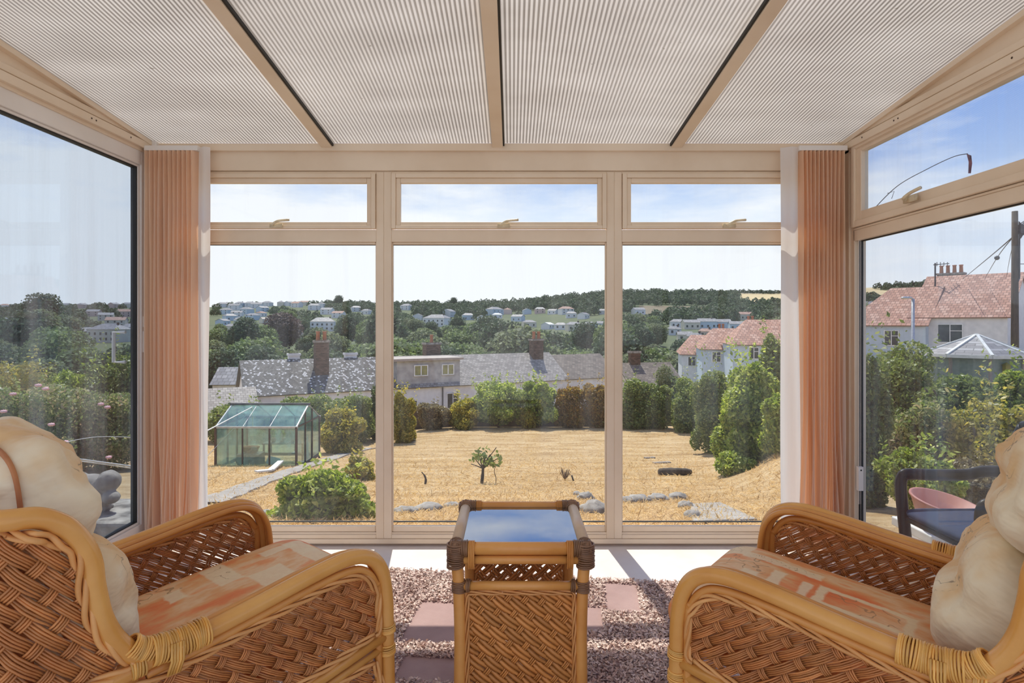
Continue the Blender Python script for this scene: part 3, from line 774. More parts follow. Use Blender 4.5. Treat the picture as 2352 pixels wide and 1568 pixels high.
def braid(mb, pts, r=.0042, R=.0055, turns=38.0, n=3):
    P_ = resample(pts, .009); L = 0
    ref = None
    for s in range(n):
        o = []; L = 0; ref = None
        for i, p in enumerate(P_):
            d = (P_[min(i + 1, len(P_) - 1)] - P_[max(i - 1, 0)]).normalized()
            if ref is None: ref = d.orthogonal().normalized()
            ref = (ref - d * ref.dot(d)).normalized(); b = d.cross(ref)
            a = turns * L + s * 2 * math.pi / n
            o.append(p + ref * R * math.cos(a) + b * R * math.sin(a)); L += .009
        mb.tube(o, r, 6)
def wrap(mb, path, r, pitch=.0042):                        # cane binding: rings round a pole
    P_ = resample(path, pitch)
    for i in range(len(P_)):
        d = (P_[min(i + 1, len(P_) - 1)] - P_[max(i - 1, 0)]).normalized(); u = d.orthogonal().normalized(); v = d.cross(u)
        rr = r * (1 + .03 * math.sin(i * 2.3))
        tl = .12 * math.sin(i * .7)
        ring = [P_[i] + (u * math.cos(t) + v * math.sin(t)) * rr + d * (tl * rr * math.cos(t)) for t in [k * math.pi / 7 for k in range(14)]]
        mb.tube(ring, pitch * .55, 5, closed=True)
def nodes_rings(mb, path, r, every):                      # slight knuckles of a rattan pole
    pass

# ------------------------------------------------------------------ rattan armchairs
HW = .31
def arm_path(side, dy=0.0, dz=0.0, x_end=-.29):
    y = side * HW + dy
    return cr([(.272, y, .0), (.268, y, .20), (.262, y, .42), (.260, y, .50 + dz), (.248, y, .572 + dz), (.215, y, .617 + dz), (.155, y, .634 + dz), (.06, y, .624 + dz),
               (-.06, y, .603 + dz), (-.18, y, .584 + dz), (x_end, y, .572 + dz)], 7)
HB_ = [(.0, .592), (.024, .593), (.041, .6115), (.059, .639), (.073, .674), (.080, .707), (.085, .739), (.088, .769), (.097, .80), (.115, .831), (.134, .851), (.1645, .868)]
def hoop_path():
    L = [(-.20, HW, .592)] + [(-.265 - b, HW + .001, h) for b, h in HB_] + [(-.47, HW - .004, .872), (-.51, HW - .045, .874), (-.530, .20, .876), (-.537, .10, .880)]
    R_ = [(a, -b, c) for a, b, c in reversed(L)]
    return cr(L + [(-.540, 0, .882)] + R_, 7)
PLAN = cr([(-.265, HW, 0), (-.36, HW, 0), (-.44, HW - .002, 0), (-.485, HW - .02, 0), (-.512, HW - .06, 0), (-.525, .16, 0), (-.53, 0, 0), (-.525, -.16, 0), (-.512, -HW + .06, 0), (-.485, -HW + .02, 0), (-.44, -HW + .002, 0), (-.36, -HW, 0), (-.265, -HW, 0)], 6)
_pl = np.array([(p.x, p.y) for p in PLAN]); _ps = np.concatenate([[0], np.cumsum(np.linalg.norm(np.diff(_pl, axis=0), axis=1))]); PS = float(_ps[-1])
def back_map(u, v):                                       # u = arc length round the barrel back, v = height
    x = np.interp(u, _ps, _pl[:, 0]); y = np.interp(u, _ps, _pl[:, 1]); x2 = np.interp(u + .004, _ps, _pl[:, 0]); y2 = np.interp(u + .004, _ps, _pl[:, 1])
    x1 = np.interp(u - .004, _ps, _pl[:, 0]); y1 = np.interp(u - .004, _ps, _pl[:, 1])
    N = np.stack([-(y1 - y2), -(x2 - x1), np.zeros_like(x)], 1); N /= np.linalg.norm(N, axis=1)[:, None] + 1e-9
    return np.stack([x, y, v], 1), N
def make_armchair(label):
    t = empty('rattan_armchair', label=label, cat='armchair', group='pair of honey rattan armchairs')
    for sd_ in (1, -1):
        main = arm_path(sd_)
        fr = MB(); fr.tube(main, .0175, 12); fr = fr.build('arm_pole', 'rattan_pole', t, True)
        # two thin canes lying along the inner top side, one below
        for k, (dy, dz) in enumerate(((-.024, .004), (-.040, -.002))):
            p = [q for q in arm_path(sd_, sd_ * dy, dz) if q.z > .42]
            MB().tube(p, .0082, 8).build('arm_cane', 'rattan_thin', t, True)
        p = cr([(.236, sd_ * HW, .13), (.236, sd_ * HW, .50), (.226, sd_ * HW, .555), (.196, sd_ * HW, .592), (.15, sd_ * HW, .604), (.06, sd_ * HW, .596), (-.06, sd_ * HW, .577), (-.18, sd_ * HW, .558), (-.27, sd_ * HW, .548)], 6)
        MB().tube(p, .0095, 8).build('inner_cane', 'rattan_thin', t, True)
        # rails
        rl = MB(); rl.tube([(.262, sd_ * HW, .418), (0, sd_ * HW, .372), (-.48, sd_ * HW * .97, .300)], .0135, 10); rl.tube([(.262, sd_ * HW, .392), (0, sd_ * HW, .347), (-.48, sd_ * HW * .97, .275)], .010, 8)
        rl.build('side_rail', 'rattan_pole', t, True)
        MB().tube([(.268, sd_ * HW, .115), (-.48, sd_ * HW * .97, .115)], .013, 10).build('bottom_rail', 'rattan_pole', t, True)
        MB().tube(cr([(-.26, sd_ * HW, .574), (-.32, sd_ * HW, .560), (-.44, sd_ * HW * .99, .545), (-.475, sd_ * HW * .97, .51), (-.483, sd_ * HW * .96, .40), (-.49, sd_ * HW * .96, .0)], 6), .0165, 12).build('leg', 'rattan_pole', t, True)
        # woven sides
        def smap(u, v, sd_=sd_):
            return np.stack([u, np.full_like(u, sd_ * HW), v], 1), np.tile(np.array([[0, float(sd_), 0]]), (len(u), 1))
        top = [(q.x, q.z - .008) for q in p if q.z > .43]
        poly = [(.228, .428)] + top + [(-.45, .52), (-.463, .315)]
        weave_obj('woven_side', 'rattan_weave', t, poly, smap, math.pi - math.radians(33), .0215, 5, .042, 4, .0165, fillA=.90)
        weave_obj('lower_woven_side', 'rattan_weave', t, [(.228, .375), (.228, .13), (-.463, .13), (-.463, .265)], smap, math.pi - math.radians(33), .0205, 5, .040, 4, .0165, step=.01)
        bd = MB()
        loop = [(a, sd_ * (HW + .004), b) for a, b in [(.222, .43)] + [(a - .002, b - .006) for a, b in top] + [(-.30, .535), (-.44, .52), (-.455, .33), (.0, .393), (.20, .428), (.222, .44)]]
        braid(bd, cr(loop, 3)); bd.build('braided_border', 'rattan_braid', t, True)
        bd = MB(); braid(bd, cr([(.222, sd_ * (HW + .004), .365), (.222, sd_ * (HW + .004), .135), (-.455, sd_ * (HW + .004), .135), (-.455, sd_ * (HW + .004), .262), (.222, sd_ * (HW + .004), .368)], 2)); bd.build('braided_border', 'rattan_braid', t, True)
        wb = MB(); wrap(wb, [(-.165, sd_ * HW, .588), (-.22, sd_ * HW, .583), (-.262, sd_ * HW, .586)], .0255)
        wrap(wb, [(-.262, sd_ * HW, .588), (-.285, sd_ * HW, .60), (-.298, sd_ * HW, .612)], .0205); wrap(wb, [(-.275, sd_ * HW, .57), (-.30, sd_ * HW, .568)], .0195)
        for i in range(5):
            a = Vector((-.236 + i * .005, sd_ * (HW + .0), .585)); wb.tube([a + Vector((0, sd_ * .026, .012)), a + Vector((0, sd_ * .027, -.02)), a + Vector((-.005, sd_ * .02, -.045))], .0026, 5)
        wb.build('cane_binding', 'rattan_wrap', t, True)
        for z0_, z1_ in ((.372, .395), (.425, .442)): wb = MB(); wrap(wb, [(.263, sd_ * HW, z0_), (.262, sd_ * HW, z1_)], .0188); wb.build('cane_binding', 'rattan_wrap', t, True)
    MB().tube(hoop_path(), .0175, 12).build('back_hoop', 'rattan_pole', t, True)
    rl_ = [tuple(back_map(np.array([q]), np.array([.553]))[0][0]) for q in np.linspace(.02, PS - .02, 40)]
    MB().tube(rl_, .011, 8).build('back_rail', 'rattan_thin', t, True)
    el = [(b + .022, h + .004) for b, h in HB_[2:9]] + [(.135, .815), (.155, .833), (.19, .846)]
    poly = [(.05, .570), (.052, .60)] + el + [(PS / 2, .858)] + [(PS - a, b) for a, b in reversed(el)] + [(PS - .052, .60), (PS - .05, .570)]
    pl = [(.05, .570), (.052, .60)] + el + [(PS / 2, .858), (PS / 2, .570)]; pr = [(PS - a, b) for a, b in pl]
    weave_obj('woven_back', 'rattan_weave', t, pl, back_map, math.radians(46), .0235, 5, .046, 4, .0185, amp=.004, fillA=.93)
    weave_obj('woven_back', 'rattan_weave', t, pr, back_map, math.radians(-46), .0235, 5, .046, 4, .0185, amp=.004, fillA=.93)
    weave_obj('lower_woven_back', 'rattan_weave', t, [(.22, .54), (PS - .22, .54), (PS - .22, .13), (.22, .13)], back_map, math.radians(28), .0225, 5, .044, 4, .0185, step=.012)
    bd = MB(); q2 = []
    e2 = [(a - .004, b) for a, b in el]
    for a, b in [(.03, .573), (.046, .60)] + e2 + [(PS / 2, .862)] + [(PS - a, b) for a, b in reversed(e2)] + [(PS - .046, .60), (PS - .03, .573)] + [(PS - .1 - i * (PS - .2) / 8, .568) for i in range(9)] + [(.04, .570)]:
        Pq, Nq = back_map(np.array([a]), np.array([b])); q2.append(Pq[0] + Nq[0] * .005)
    braid(bd, cr([tuple(q) for q in q2], 3), r=.005, R=.0065)
    bd.build('braided_border', 'rattan_braid', t, True)
    # front seat rail and seat deck
    MB().tube([(.262, -HW, .395), (.262, HW, .395)], .014, 10).build('front_rail', 'rattan_pole', t, True)
    MB().tube([(.268, -HW, .115), (.268, HW, .115)], .013, 10).build('front_rail', 'rattan_pole', t, True)
    dk = MB()
    for i in range(9): y = -.26 + i * .065; dk.tube([(.262, y, .352), (-.50, y, .30)], .008, 6)
    dk.build('seat_deck', 'rattan_thin', t, True)
    return t
def copy_tree(o, parent=None):
    c = o.copy(); C.objects.link(c); c.parent = parent
    for ch in [q for q in bpy.data.objects if q.parent == o]: copy_tree(ch, c)
    return c
LC = Vector((-.713, 1.505, 0)); LA = math.radians(48.6)
RC = Vector((.773, 1.456, 0)); RA = math.radians(140.7)
ch1 = make_armchair('honey rattan armchair with woven panels, its back turned, on the handle-fitted glazed door side')
kids = [q for q in bpy.data.objects if q.parent == ch1]
ch2 = ch1.copy(); C.objects.link(ch2)
for q in kids: c_ = q.copy(); C.objects.link(c_); c_.parent = ch2
ch2['label'] = 'honey rattan armchair with woven panels beside the window with the black plastic chair outside'
ch1.location = LC; ch1.rotation_euler = (0, 0, LA); ch2.location = RC; ch2.rotation_euler = (0, 0, RA)

def pad(mb, half, e1=.35, e2=.35, n=56, m=36, wr=.006, seed=0.0, fr=9.0, pin=0.0):
    k = len(mb.v); a, b, c = half
    f = lambda v, e: math.copysign(abs(v) ** e, v)
    for i in range(m + 1):
        ph = -math.pi / 2 + math.pi * i / m
        for j in range(n):
            th = 2 * math.pi * j / n
            cx_, cy_, cz_ = f(math.cos(th), e2), f(math.sin(th), e2), 0
            cp = f(math.cos(ph), e1); sz = f(math.sin(ph), e1 if e1 > .5 else .8)
            x, y, z = a * cp * cx_, b * cp * cy_, c * sz
            d = Vector((cx_ * cp, cy_ * cp, sz)).normalized()
            q = Vector((x, y, z))
            w_ = mnoise.fractal(Vector((x * fr, y * fr, z * fr * 1.4)) + Vector((seed, seed, seed)), 1.1, 2.0, 3)
            mid = math.exp(-(z / c * 3) ** 2)
            q += d * (wr * w_ * (1 + 1.6 * mid))
            mb.v.append(tuple(q))
    for i in range(m):
        for j in range(n): mb.f.append((k + i * n + j, k + i * n + (j + 1) % n, k + (i + 1) * n + (j + 1) % n, k + (i + 1) * n + j))
    return mb
def local(o, cC, ang, off, rx=0.0, ry=0.0):
    M = Matrix.Translation(cC) @ Matrix.Rotation(ang, 4, 'Z') @ Matrix.Translation(off) @ Matrix.Rotation(ry, 4, 'Y') @ Matrix.Rotation(rx, 4, 'X')
    o.matrix_world = M
for (cc, an, mt, sdn, lab, lab2) in ((LC, LA, 'seat_print_left', 1.0, 'orange seat cushion with two plain cream patches, on the armchair by the glazed door',
                                'cream printed back cushion with padded head roll, on the armchair by the glazed door'),
                               (RC, RA, 'seat_print_right', 5.0, 'orange seat cushion with a framed leaf motif, on the right-hand armchair',
                                'cream printed back cushion with padded head roll, on the armchair near the black plastic chair')):
    o = pad(MB(), (.300, .248, .070), .32, .22, 72, 30, .004, sdn, 6).build('seat_cushion', mt, None, True)
    tag(o, lab, 'cushion', 'patchwork seat cushions'); local(o, cc, an, Vector((.032, 0, .444)), ry=math.radians(-6.5))
    bc = empty('back_cushion', label=lab2, cat='cushion', group='cream back cushions')
    local(bc, cc, an, Vector((-.335, 0, .625)), ry=math.radians(-12))
    rt = sdn > 2; lo = pad(MB(), (.100 if not rt else .110, .238, .142), .75, .5, 84, 48, .016, sdn + 2, 6).build('lower_pad', 'cushion_print', bc, True); lo.location = (.0 if not rt else .014, 0, -.005); lo.rotation_euler = (0, math.radians(-12 if rt else 0), 0)
    hd = pad(MB(), (.092, .245, .130), .8, .55, 84, 48, .024, sdn + 3, 6.5).build('head_roll', 'cushion_print', bc, True); hd.location = (-.012, 0, .235); hd.rotation_euler = (0, math.radians(-8), 0)
    pp = MB(); ring = []
    for i in range(60):
        th = 2 * math.pi * i / 60; f = lambda v, e: math.copysign(abs(v) ** e, v)
        ring.append((-.035, .232 * f(math.cos(th), .5), -.005 + .132 * f(math.sin(th), .7)))
    pp.tube(ring, .0045, 6, closed=True); pp.build('piping', 'piping_rust', bc, True)
    pp = MB(); ring = []
    for i in range(60):
        th = 2 * math.pi * i / 60
        ring.append((-.050 - .01 * math.sin(th * 2), .236 * f(math.cos(th), .55), .235 + .118 * f(math.sin(th), .7)))
    pp.tube(ring, .0045, 6, closed=True); pp.build('piping', 'piping_rust', bc, True)
    pad(MB(), (.022, .225, .125), .7, .5, 40, 20, .004, sdn).build('orange_backing', 'cushion_back_orange', bc, True).location = (-.088, 0, -.0)

# ------------------------------------------------------------------ rattan side table with smoked glass
TH = .573; tx = .024; tyf, tyb = 1.692, 2.075
t = empty('rattan_side_table', (tx, (tyf + tyb) / 2, 0), label='rattan side table with blue-reflecting smoked glass top between the two armchairs', cat='side table')
hy = (tyb - tyf) / 2; hx = .172
lp = {}
for sx_ in (-1, 1):
    for sy_ in (-1, 1):
        x, y = sx_ * hx, sy_ * hy
        pts = cr([(x + sx_ * .010, y, TH - .03), (x + sx_ * .004, y, TH - .07), (x, y, TH - .13), (x - sx_ * .004, y, .3), (x, y, .0)], 6)
        MB().tube(pts, .0165, 12).build('leg', 'cane_pole', t, True)
zt = TH - .0175; ox_ = hx + .008
for sy_ in (-1, 1):
    MB().tube([(-ox_, sy_ * hy, zt), (ox_, sy_ * hy, zt)], .0175, 12).build('top_rail', 'cane_pole', t, True)
    MB().tube([(-ox_, sy_ * hy, zt - .031), (ox_, sy_ * hy, zt - .031)], .0125, 12).build('under_rail', 'cane_pole', t, True)
for sx_ in (-1, 1):
    MB().tube([(sx_ * ox_, -hy, zt + .002), (sx_ * ox_, hy, zt + .002)], .0175, 12).build('top_rail', 'cane_top_pole', t, True)
    MB().tube([(sx_ * ox_, -hy, zt - .036), (sx_ * ox_, hy, zt - .036)], .014, 12).build('under_rail', 'cane_pole', t, True)
for sx_ in (-1, 1):
    for sy_ in (-1, 1):
        wb = MB(); x, y = sx_ * ox_, sy_ * hy
        wrap(wb, [(x, y, zt + .012), (x, y, zt - .052)], .0235, .005)
        wrap(wb, [(x + sx_ * .012, y, zt), (x - sx_ * .035, y, zt)], .0205, .0048); wrap(wb, [(x, y + sy_ * .010, zt), (x, y - sy_ * .030, zt)], .0205, .0048)
        wb.blob((x + sx_ * .002, y + sy_ * .002, zt + .002), (.021, .021, .020), 2, .06, 3)
        wb.build('corner_binding', 'cane_wrap', t, True)
        wb = MB(); wrap(wb, [(x - sx_ * .036, y, zt - .018), (x - sx_ * .054, y, zt - .018)], .0, .0045) if False else None
        for k in range(4):
            xx = x - sx_ * (.037 + k * .0045); ring = []
            for j in range(16):
                a = 2 * math.pi * j / 16; ring.append((xx, y + .0205 * math.cos(a), zt - .018 + .038 * (abs(math.sin(a)) ** .7) * (1 if math.sin(a) > 0 else -1)))
            wb = wb or MB(); wb.tube(ring, .0022, 5, closed=True)
        wb.build('cane_binding', 'rattan_thin', t, True)
MB().box((-ox_ + .012, -hy + .012, zt - .002), (ox_ - .012, hy - .012, zt + .004)).build('glass_top', 'table_glass', t)
zm = .452
for sy_ in (-1, 1):
    MB().tube([(-hx, sy_ * hy, zm if sy_ < 0 else TH - .060), (hx, sy_ * hy, zm if sy_ < 0 else TH - .060)], .0125 if sy_ < 0 else .008, 12).build('cross_rail', 'cane_pole', t, True)
    MB().tube([(-hx, sy_ * hy, .08), (hx, sy_ * hy, .08)], .0145, 12).build('cross_rail', 'cane_pole', t, True)
    z1 = zm - .018 if sy_ < 0 else TH - .075
    def tmap(u, v, sy_=sy_): return np.stack([u, np.full_like(u, sy_ * hy), v], 1), np.tile(np.array([[0, float(sy_), 0]]), (len(u), 1))
    weave_obj('woven_panel', 'cane_weave', t, [(-hx + .02, .1), (hx - .02, .1), (hx - .02, z1), (-hx + .02, z1)], tmap,
              math.radians(-38 if sy_ < 0 else 42), .0245 if sy_ < 0 else .026, 2, .040, 3, .016 if sy_ < 0 else .026, amp=.0024, thick=.16, fillA=1.12 if sy_ < 0 else .78)
    bd = MB(); e = hx - .024; yy = sy_ * (hy + .004)
    braid(bd, [(-e, yy, .1), (-e, yy, z1 - .004), (-e + .006, yy, z1), (e - .006, yy, z1), (e, yy, z1 - .004), (e, yy, .1)], r=.0032, R=.0045)
    bd.build('braided_border', 'rattan_braid', t, True)
    for sx_ in (-1, 1):
        wb = MB(); wrap(wb, [(sx_ * hx, sy_ * hy, zm + .012), (sx_ * hx, sy_ * hy, zm - .016)], .0178, .0045); wrap(wb, [(sx_ * (hx - .022), sy_ * hy, zm), (sx_ * (hx - .034), sy_ * hy, zm)], .0165, .0042) if sy_ < 0 else None
        wb.build('cane_binding', 'cane_wrap', t, True)

# ------------------------------------------------------------------ rug
rg = empty('shaggy_rug', (0.12, 2.09, 0), math.radians(-6.5), label='mauve brown shaggy rug with low-woven rectangles under the table and armchairs', cat='rug')
RW, RL = 1.30, .72
MB().box((-RW, -RL, .001), (RW, RL, .007)).build('woven_base', 'rug_weave', rg)
rects = [(.22, .36, .42, .69), (-.55, -.32, .10, .42), (-.50, -.20, -.14, .0), (.52, .80, .0, .22), (-.10, .14, -.30, -.05), (.05, .2, .25, .45)]
rng = np.random.default_rng(5); n = 125000
Pt = np.stack([rng.uniform(-RW, RW, n), rng.uniform(-RL - .01, RL + .01, n), rng.uniform(.007, .020, n)], 1)
keep = np.ones(n, bool)
for (a, b, c_, d_) in rects: keep &= ~((Pt[:, 0] > a) & (Pt[:, 0] < b) & (Pt[:, 1] > c_) & (Pt[:, 1] < d_))
Pt = Pt[keep]; V, F = leaves(rng, Pt, np.tile([0, 0, 1.0], (len(Pt), 1)), .016, .5, .55)
V[:, 2] = np.maximum(V[:, 2], .006)
link_mesh('pile', np_mesh('pile', V, F), 'rug_pile', rg)['kind'] = 'stuff'

# ------------------------------------------------------------------ outdoors helpers
def gpix(px, y): return HORY - (G(XY(px, y), y) - CAMH) / y * FPX
def yd(px, py, a=3.6, b=60.0, far=False):                # depth at which the ground shows at this pixel
    y = a; best = a
    while y < b:
        if gpix(px, y) <= py: return y
        y *= 1.01
    return b
def gp(px, py, dz=0.0, a=3.6, b=60.0):
    y = yd(px, py, a, b); x = XY(px, y); return Vector((x, y, G(x, y) + dz))

def bush(label, px0, px1, top, base, mat, n, leaf, k=9, name='garden_shrub', cat='shrub', y=None, depth=1.0, sprigs=0, asp=.5, stem=True, zb=None, rough=.5, shell=.72, group=None, lift=0.0):
    ex = (px1 - px0) * (.12 if top > 860 and base < 990 else .05); px0 -= ex; px1 += ex; top -= 3; pm = (px0 + px1) / 2; y = y or yd(pm, base); x = XY(pm, y); g = G(x, y) if zb is None else zb
    rx_ = (px1 - px0) / 2 / FPX * y; zt_ = ZZ(top, y); rz_ = max(.05, (zt_ - g - lift) / 2)
    o = empty(name, (x, y, g), label=label, cat=cat, group=group)
    me = foliage_mesh('foliage', (0, 0, rz_ + lift - .02), (rx_, rx_ * depth, rz_ * 1.04), int(n * 2.3), leaf * .74, k, asp, rough, shell, sprigs + 4, boxy=lift < .5)
    link_mesh('foliage', me, mat, o)
    if stem:
        mb = MB(); rr = random.Random(int(px0 * 7 + top))
        for i in range(5):
            a = rr.uniform(0, 6.28); mb.tube(cr([(0, 0, -.05), (rx_ * .15 * math.cos(a), rx_ * .15 * math.sin(a), rz_ * .6 + lift), (rx_ * .5 * math.cos(a), rx_ * .5 * math.sin(a), rz_ * 1.4 + lift)], 3), [max(.012, rx_ * .035)] * 4 + [max(.008, rx_ * .02)] * 3, 5)
        mb.build('stem', 'bark', o, True)
    return o

# ------------------------------------------------------------------ garden shrubs and hedges
bush('low spreading shrub with glossy yellow-green leaves just outside the left front pane', 625, 852, 1074, 1196, 'leaf_fresh', 5600, .075, 12, asp=.5, y=5.3, zb=ZZ(1204, 5.3), sprigs=4, name='low_shrub', depth=.75, shell=.8)
bush('small round leafy bush on the dry lawn between the greenhouse and the front frame upright', 797, 863, 1043, 1104, 'leaf_yellow', 2600, .10, 7, name='round_bush')
bush('bushy golden green shrub immediately right of the greenhouse', 726, 832, 938, 1040, 'leaf_yellow', 6500, .16, 10)
bush('rounded olive shrub behind the golden green one beside the greenhouse', 775, 868, 905, 1018, 'leaf_hedge', 6000, .17, 10)
bush('tall dark leafy bush against the left front frame upright', 836, 905, 880, 1000, 'leaf_dark', 5200, .18, 9, y=27)
bush('yellow-leaved upright bush at the left corner of the lawn, in the middle pane', 892, 955, 893, 1003, 'leaf_yellow', 5200, .17, 9, y=25.5, sprigs=4)
bush('rounded green hedge section behind the greenhouse ridge', 600, 730, 908, 960, 'leaf_hedge', 6500, .20, 10, y=27)
bush('green hedge section behind the left end of the greenhouse', 470, 610, 918, 975, 'leaf_hedge', 6500, .20, 10, y=26)
bush('green hedge section between the greenhouse and the slate-roofed terrace chimney', 700, 850, 902, 955, 'leaf_hedge', 6500, .20, 10, y=29)
bush('brown-grey rounded shrub before the fence below the dormer', 958, 1032, 924, 985, 'leaf_brown', 4600, .16, 8, y=29.8)
bush('straggly yellowish shrub before the fence, between the brown-grey and the tall green ones', 1025, 1106, 908, 982, 'leaf_yellow', 4600, .17, 8, y=29.9, sprigs=3)
bush('tall bright green shrub with upright shoots before the fence', 1090, 1200, 876, 968, 'leaf_fresh', 6500, .19, 11, y=30, sprigs=10, lift=.25)
bush('bright green shrub with one tall shoot, left of the orange-leaved bush', 1190, 1278, 868, 962, 'leaf_fresh', 5200, .19, 9, y=30.2, sprigs=9, lift=.2)
bush('orange-leaved rounded bush before the fence under the second terrace chimney', 1272, 1348, 872, 976, 'leaf_orange', 5200, .17, 8, y=30.2)
bush('orange and green bush before the fence beside the right front frame upright', 1340, 1402, 874, 976, 'leaf_orange', 4600, .17, 8, y=30.0)
bush('low pale shrub growing out at the foot of the fence', 1192, 1232, 938, 972, 'leaf_yellow', 900, .15, 5, y=29.6, name='low_shrub')
bush('grey-green rounded hedge bush at the left edge of the right front pane', 1405, 1490, 868, 974, 'leaf_hedge', 5200, .18, 9, y=29.8)
bush('olive hedge bush second from the right front frame upright', 1470, 1552, 872, 972, 'leaf_hedge', 5200, .18, 9, y=29.6)
bush('pale grey-green tree rising behind the hedge under the stepped tiled roofs', 1490, 1580, 838, 925, 'leaf_far_grey', 5200, .2, 9, y=34, zb=-4.6)
bush('broad dull green bush at the right-hand back corner of the lawn', 1540, 1622, 866, 984, 'leaf_hedge', 5600, .18, 9, y=28)
bush('tall dark narrow tree in shade beside the big fresh green one', 1588, 1690, 812, 1024, 'leaf_hedge', 8500, .14, 10, y=20.5, name='dark_tree', cat='tree', sprigs=3)
bush('big fresh green tree with bright leaves filling the right front pane edge', 1648, 1792, 812, 1110, 'leaf_fresh', 11000, .13, 13, y=12.5, name='leafy_tree', cat='tree', sprigs=8, zb=G(5, 12.5), shell=.8)
bush('green leafy mass right of the big fresh tree, partly behind the white blind slat', 1745, 1850, 880, 1135, 'leaf_fresh', 5200, .12, 10, y=11.0)
bush('low skirt of fresh green leaves at the foot of the big green tree', 1632, 1745, 1035, 1098, 'leaf_fresh', 2400, .11, 8, y=12.0, name='low_shrub')
bush('slender leafy sapling crown overtopping the tiled-roof houses at the right blind', 1740, 1800, 745, 860, 'leaf_hedge', 2200, .12, 7, y=13.5, name='leafy_tree', cat='tree', zb=-1.6, lift=.8)
# right side window
bush('dense shaded shrub hugging the outside of the right corner post', 1930, 2040, 800, 1160, 'leaf_hedge', 9000, .075, 12, y=6.2, zb=-.75, sprigs=5, depth=.8)
bush('sunlit yellow-green bush in the lower right window behind the plastic chair', 2030, 2180, 1015, 1150, 'leaf_fresh', 4200, .07, 9, y=5.4, zb=ZZ(1160, 5.4), sprigs=6, name='low_shrub')
bush('clipped hedge in front of the pale blue house wall', 1955, 2150, 782, 900, 'leaf_hedge', 7000, .13, 12, y=13, zb=-1.2, name='clipped_hedge', cat='hedge')
bush('long clipped hedge in front of the summerhouse', 2090, 2290, 848, 960, 'leaf_hedge', 8500, .12, 13, y=11.5, zb=-1.0, name='clipped_hedge', cat='hedge')
bush('bright green hedge end right of the summerhouse', 2270, 2420, 822, 950, 'leaf_fresh', 7500, .12, 12, y=11.3, zb=-1.0, name='clipped_hedge', cat='hedge')
bush('reddish-tipped shrub mass below the long clipped hedge', 2020, 2190, 912, 1080, 'leaf_rose', 8000, .09, 12, y=8.0, zb=-1.15)
bush('yellow-green arching shrub at the right edge above the cushion', 2160, 2400, 902, 1090, 'leaf_yellow', 10000, .09, 13, y=7.6, zb=-1.1, sprigs=6)
bush('dry brown scrubby bush in the shade right of the plastic chair arm', 2150, 2330, 1040, 1150, 'leaf_brown', 4600, .06, 9, y=5.9, zb=ZZ(1180, 5.9), name='dry_shrub')
# left side window
bush('rose bush dotted with pink flowers at the left edge of the door pane', -60, 170, 868, 1090, 'leaf_rose', 11000, .12, 13, y=13.5, name='rose_bush')
bush('rose bush with pink flowers between the statue and the sliding-door stile', 120, 345, 878, 1085, 'leaf_rose', 11000, .12, 13, y=14.5, name='rose_bush')
bush('yellow-green shrub with cream blossom at the top left of the rose hedge', -40, 110, 822, 930, 'leaf_yellow', 5200, .16, 10, y=19, zb=-3.4, sprigs=3)
bush('bright mid-green shrub rising behind the roses, centre of the door pane', 100, 235, 822, 940, 'leaf_fresh', 5200, .17, 10, y=20, zb=-3.6, sprigs=3)
bush('tall mid-green shrub just left of the sliding-door handle', 205, 345, 796, 940, 'leaf_hedge', 7500, .17, 11, y=21, zb=-3.7, sprigs=4)
bush('dark hedge bank beyond the rose bushes on the left', -80, 330, 850, 960, 'leaf_hedge', 9000, .2, 14, y=24, zb=-4.2, depth=.4, name='dark_hedge', cat='hedge')
# rose flowers
for (px, py, y) in ((88, 885, 12.4), (105, 893, 12.4), (8, 945, 12.3), (118, 975, 12.3), (232, 928, 13.4), (247, 935, 13.4), (150, 1015, 12.2), (250, 1050, 13.2), (60, 1000, 12.3), (30, 905, 12.6)):
    p = P(px, py, y); mb = MB()
    for k in range(7):
        a = k * 2.4; mb.blob((.035 * math.cos(a) * (k > 0), .035 * math.sin(a) * (k > 0), .008 * (k == 0)), (.035, .035, .034), 1, .2, 2, k)
    o = mb.build('rose_flower', 'petal_pink', None, True); o.location = p; tag(o, 'small pink rose bloom on the bushes outside the glazed door', 'flower', 'pink roses on the left bushes')

# ------------------------------------------------------------------ lawn details
def strip_on_ground(name, pts, wid, mat, dz, label, cat):
    c = [gp(a, b) for a, b in pts]; c = cr(c, 6); mb = MB(); vs = []
    for i, p in enumerate(c):
        d = (c[min(i + 1, len(c) - 1)] - c[max(i - 1, 0)]); d.z = 0; d.normalize(); nrm = Vector((-d.y, d.x, 0)) * wid / 2 * (1 + .12 * math.sin(i * 1.7))
        for q, z in ((p - nrm, dz), (p + nrm, dz), (p + nrm, -.05), (p - nrm, -.05)): vs.append((q.x, q.y, G(q.x, q.y) + z))
    fs = []
    for i in range(len(c) - 1):
        for s_ in range(4): a = i * 4; fs.append((a + s_, a + (s_ + 1) % 4, a + 4 + (s_ + 1) % 4, a + 4 + s_))
    o = mb.add(vs, fs).build(name, mat); return tag(o, label, cat)
strip_on_ground('garden_path', [(470, 1160), (540, 1133), (620, 1102), (700, 1074), (770, 1052), (850, 1030)], .42, 'paving', .035, 'narrow grey stone path running diagonally past the greenhouse', 'path')
pv = MB()
for (a, b) in (((1585, 1160), (1690, 1200)),):
    q = [gp(1585, 1162), gp(1655, 1158), gp(1740, 1200), gp(1590, 1204)]
    pv.add([(p.x, p.y, p.z + .03) for p in q] + [(p.x, p.y, p.z - .08) for p in q], [(0, 1, 2, 3), (7, 6, 5, 4), (0, 4, 5, 1), (1, 5, 6, 2), (2, 6, 7, 3), (3, 7, 4, 0)])
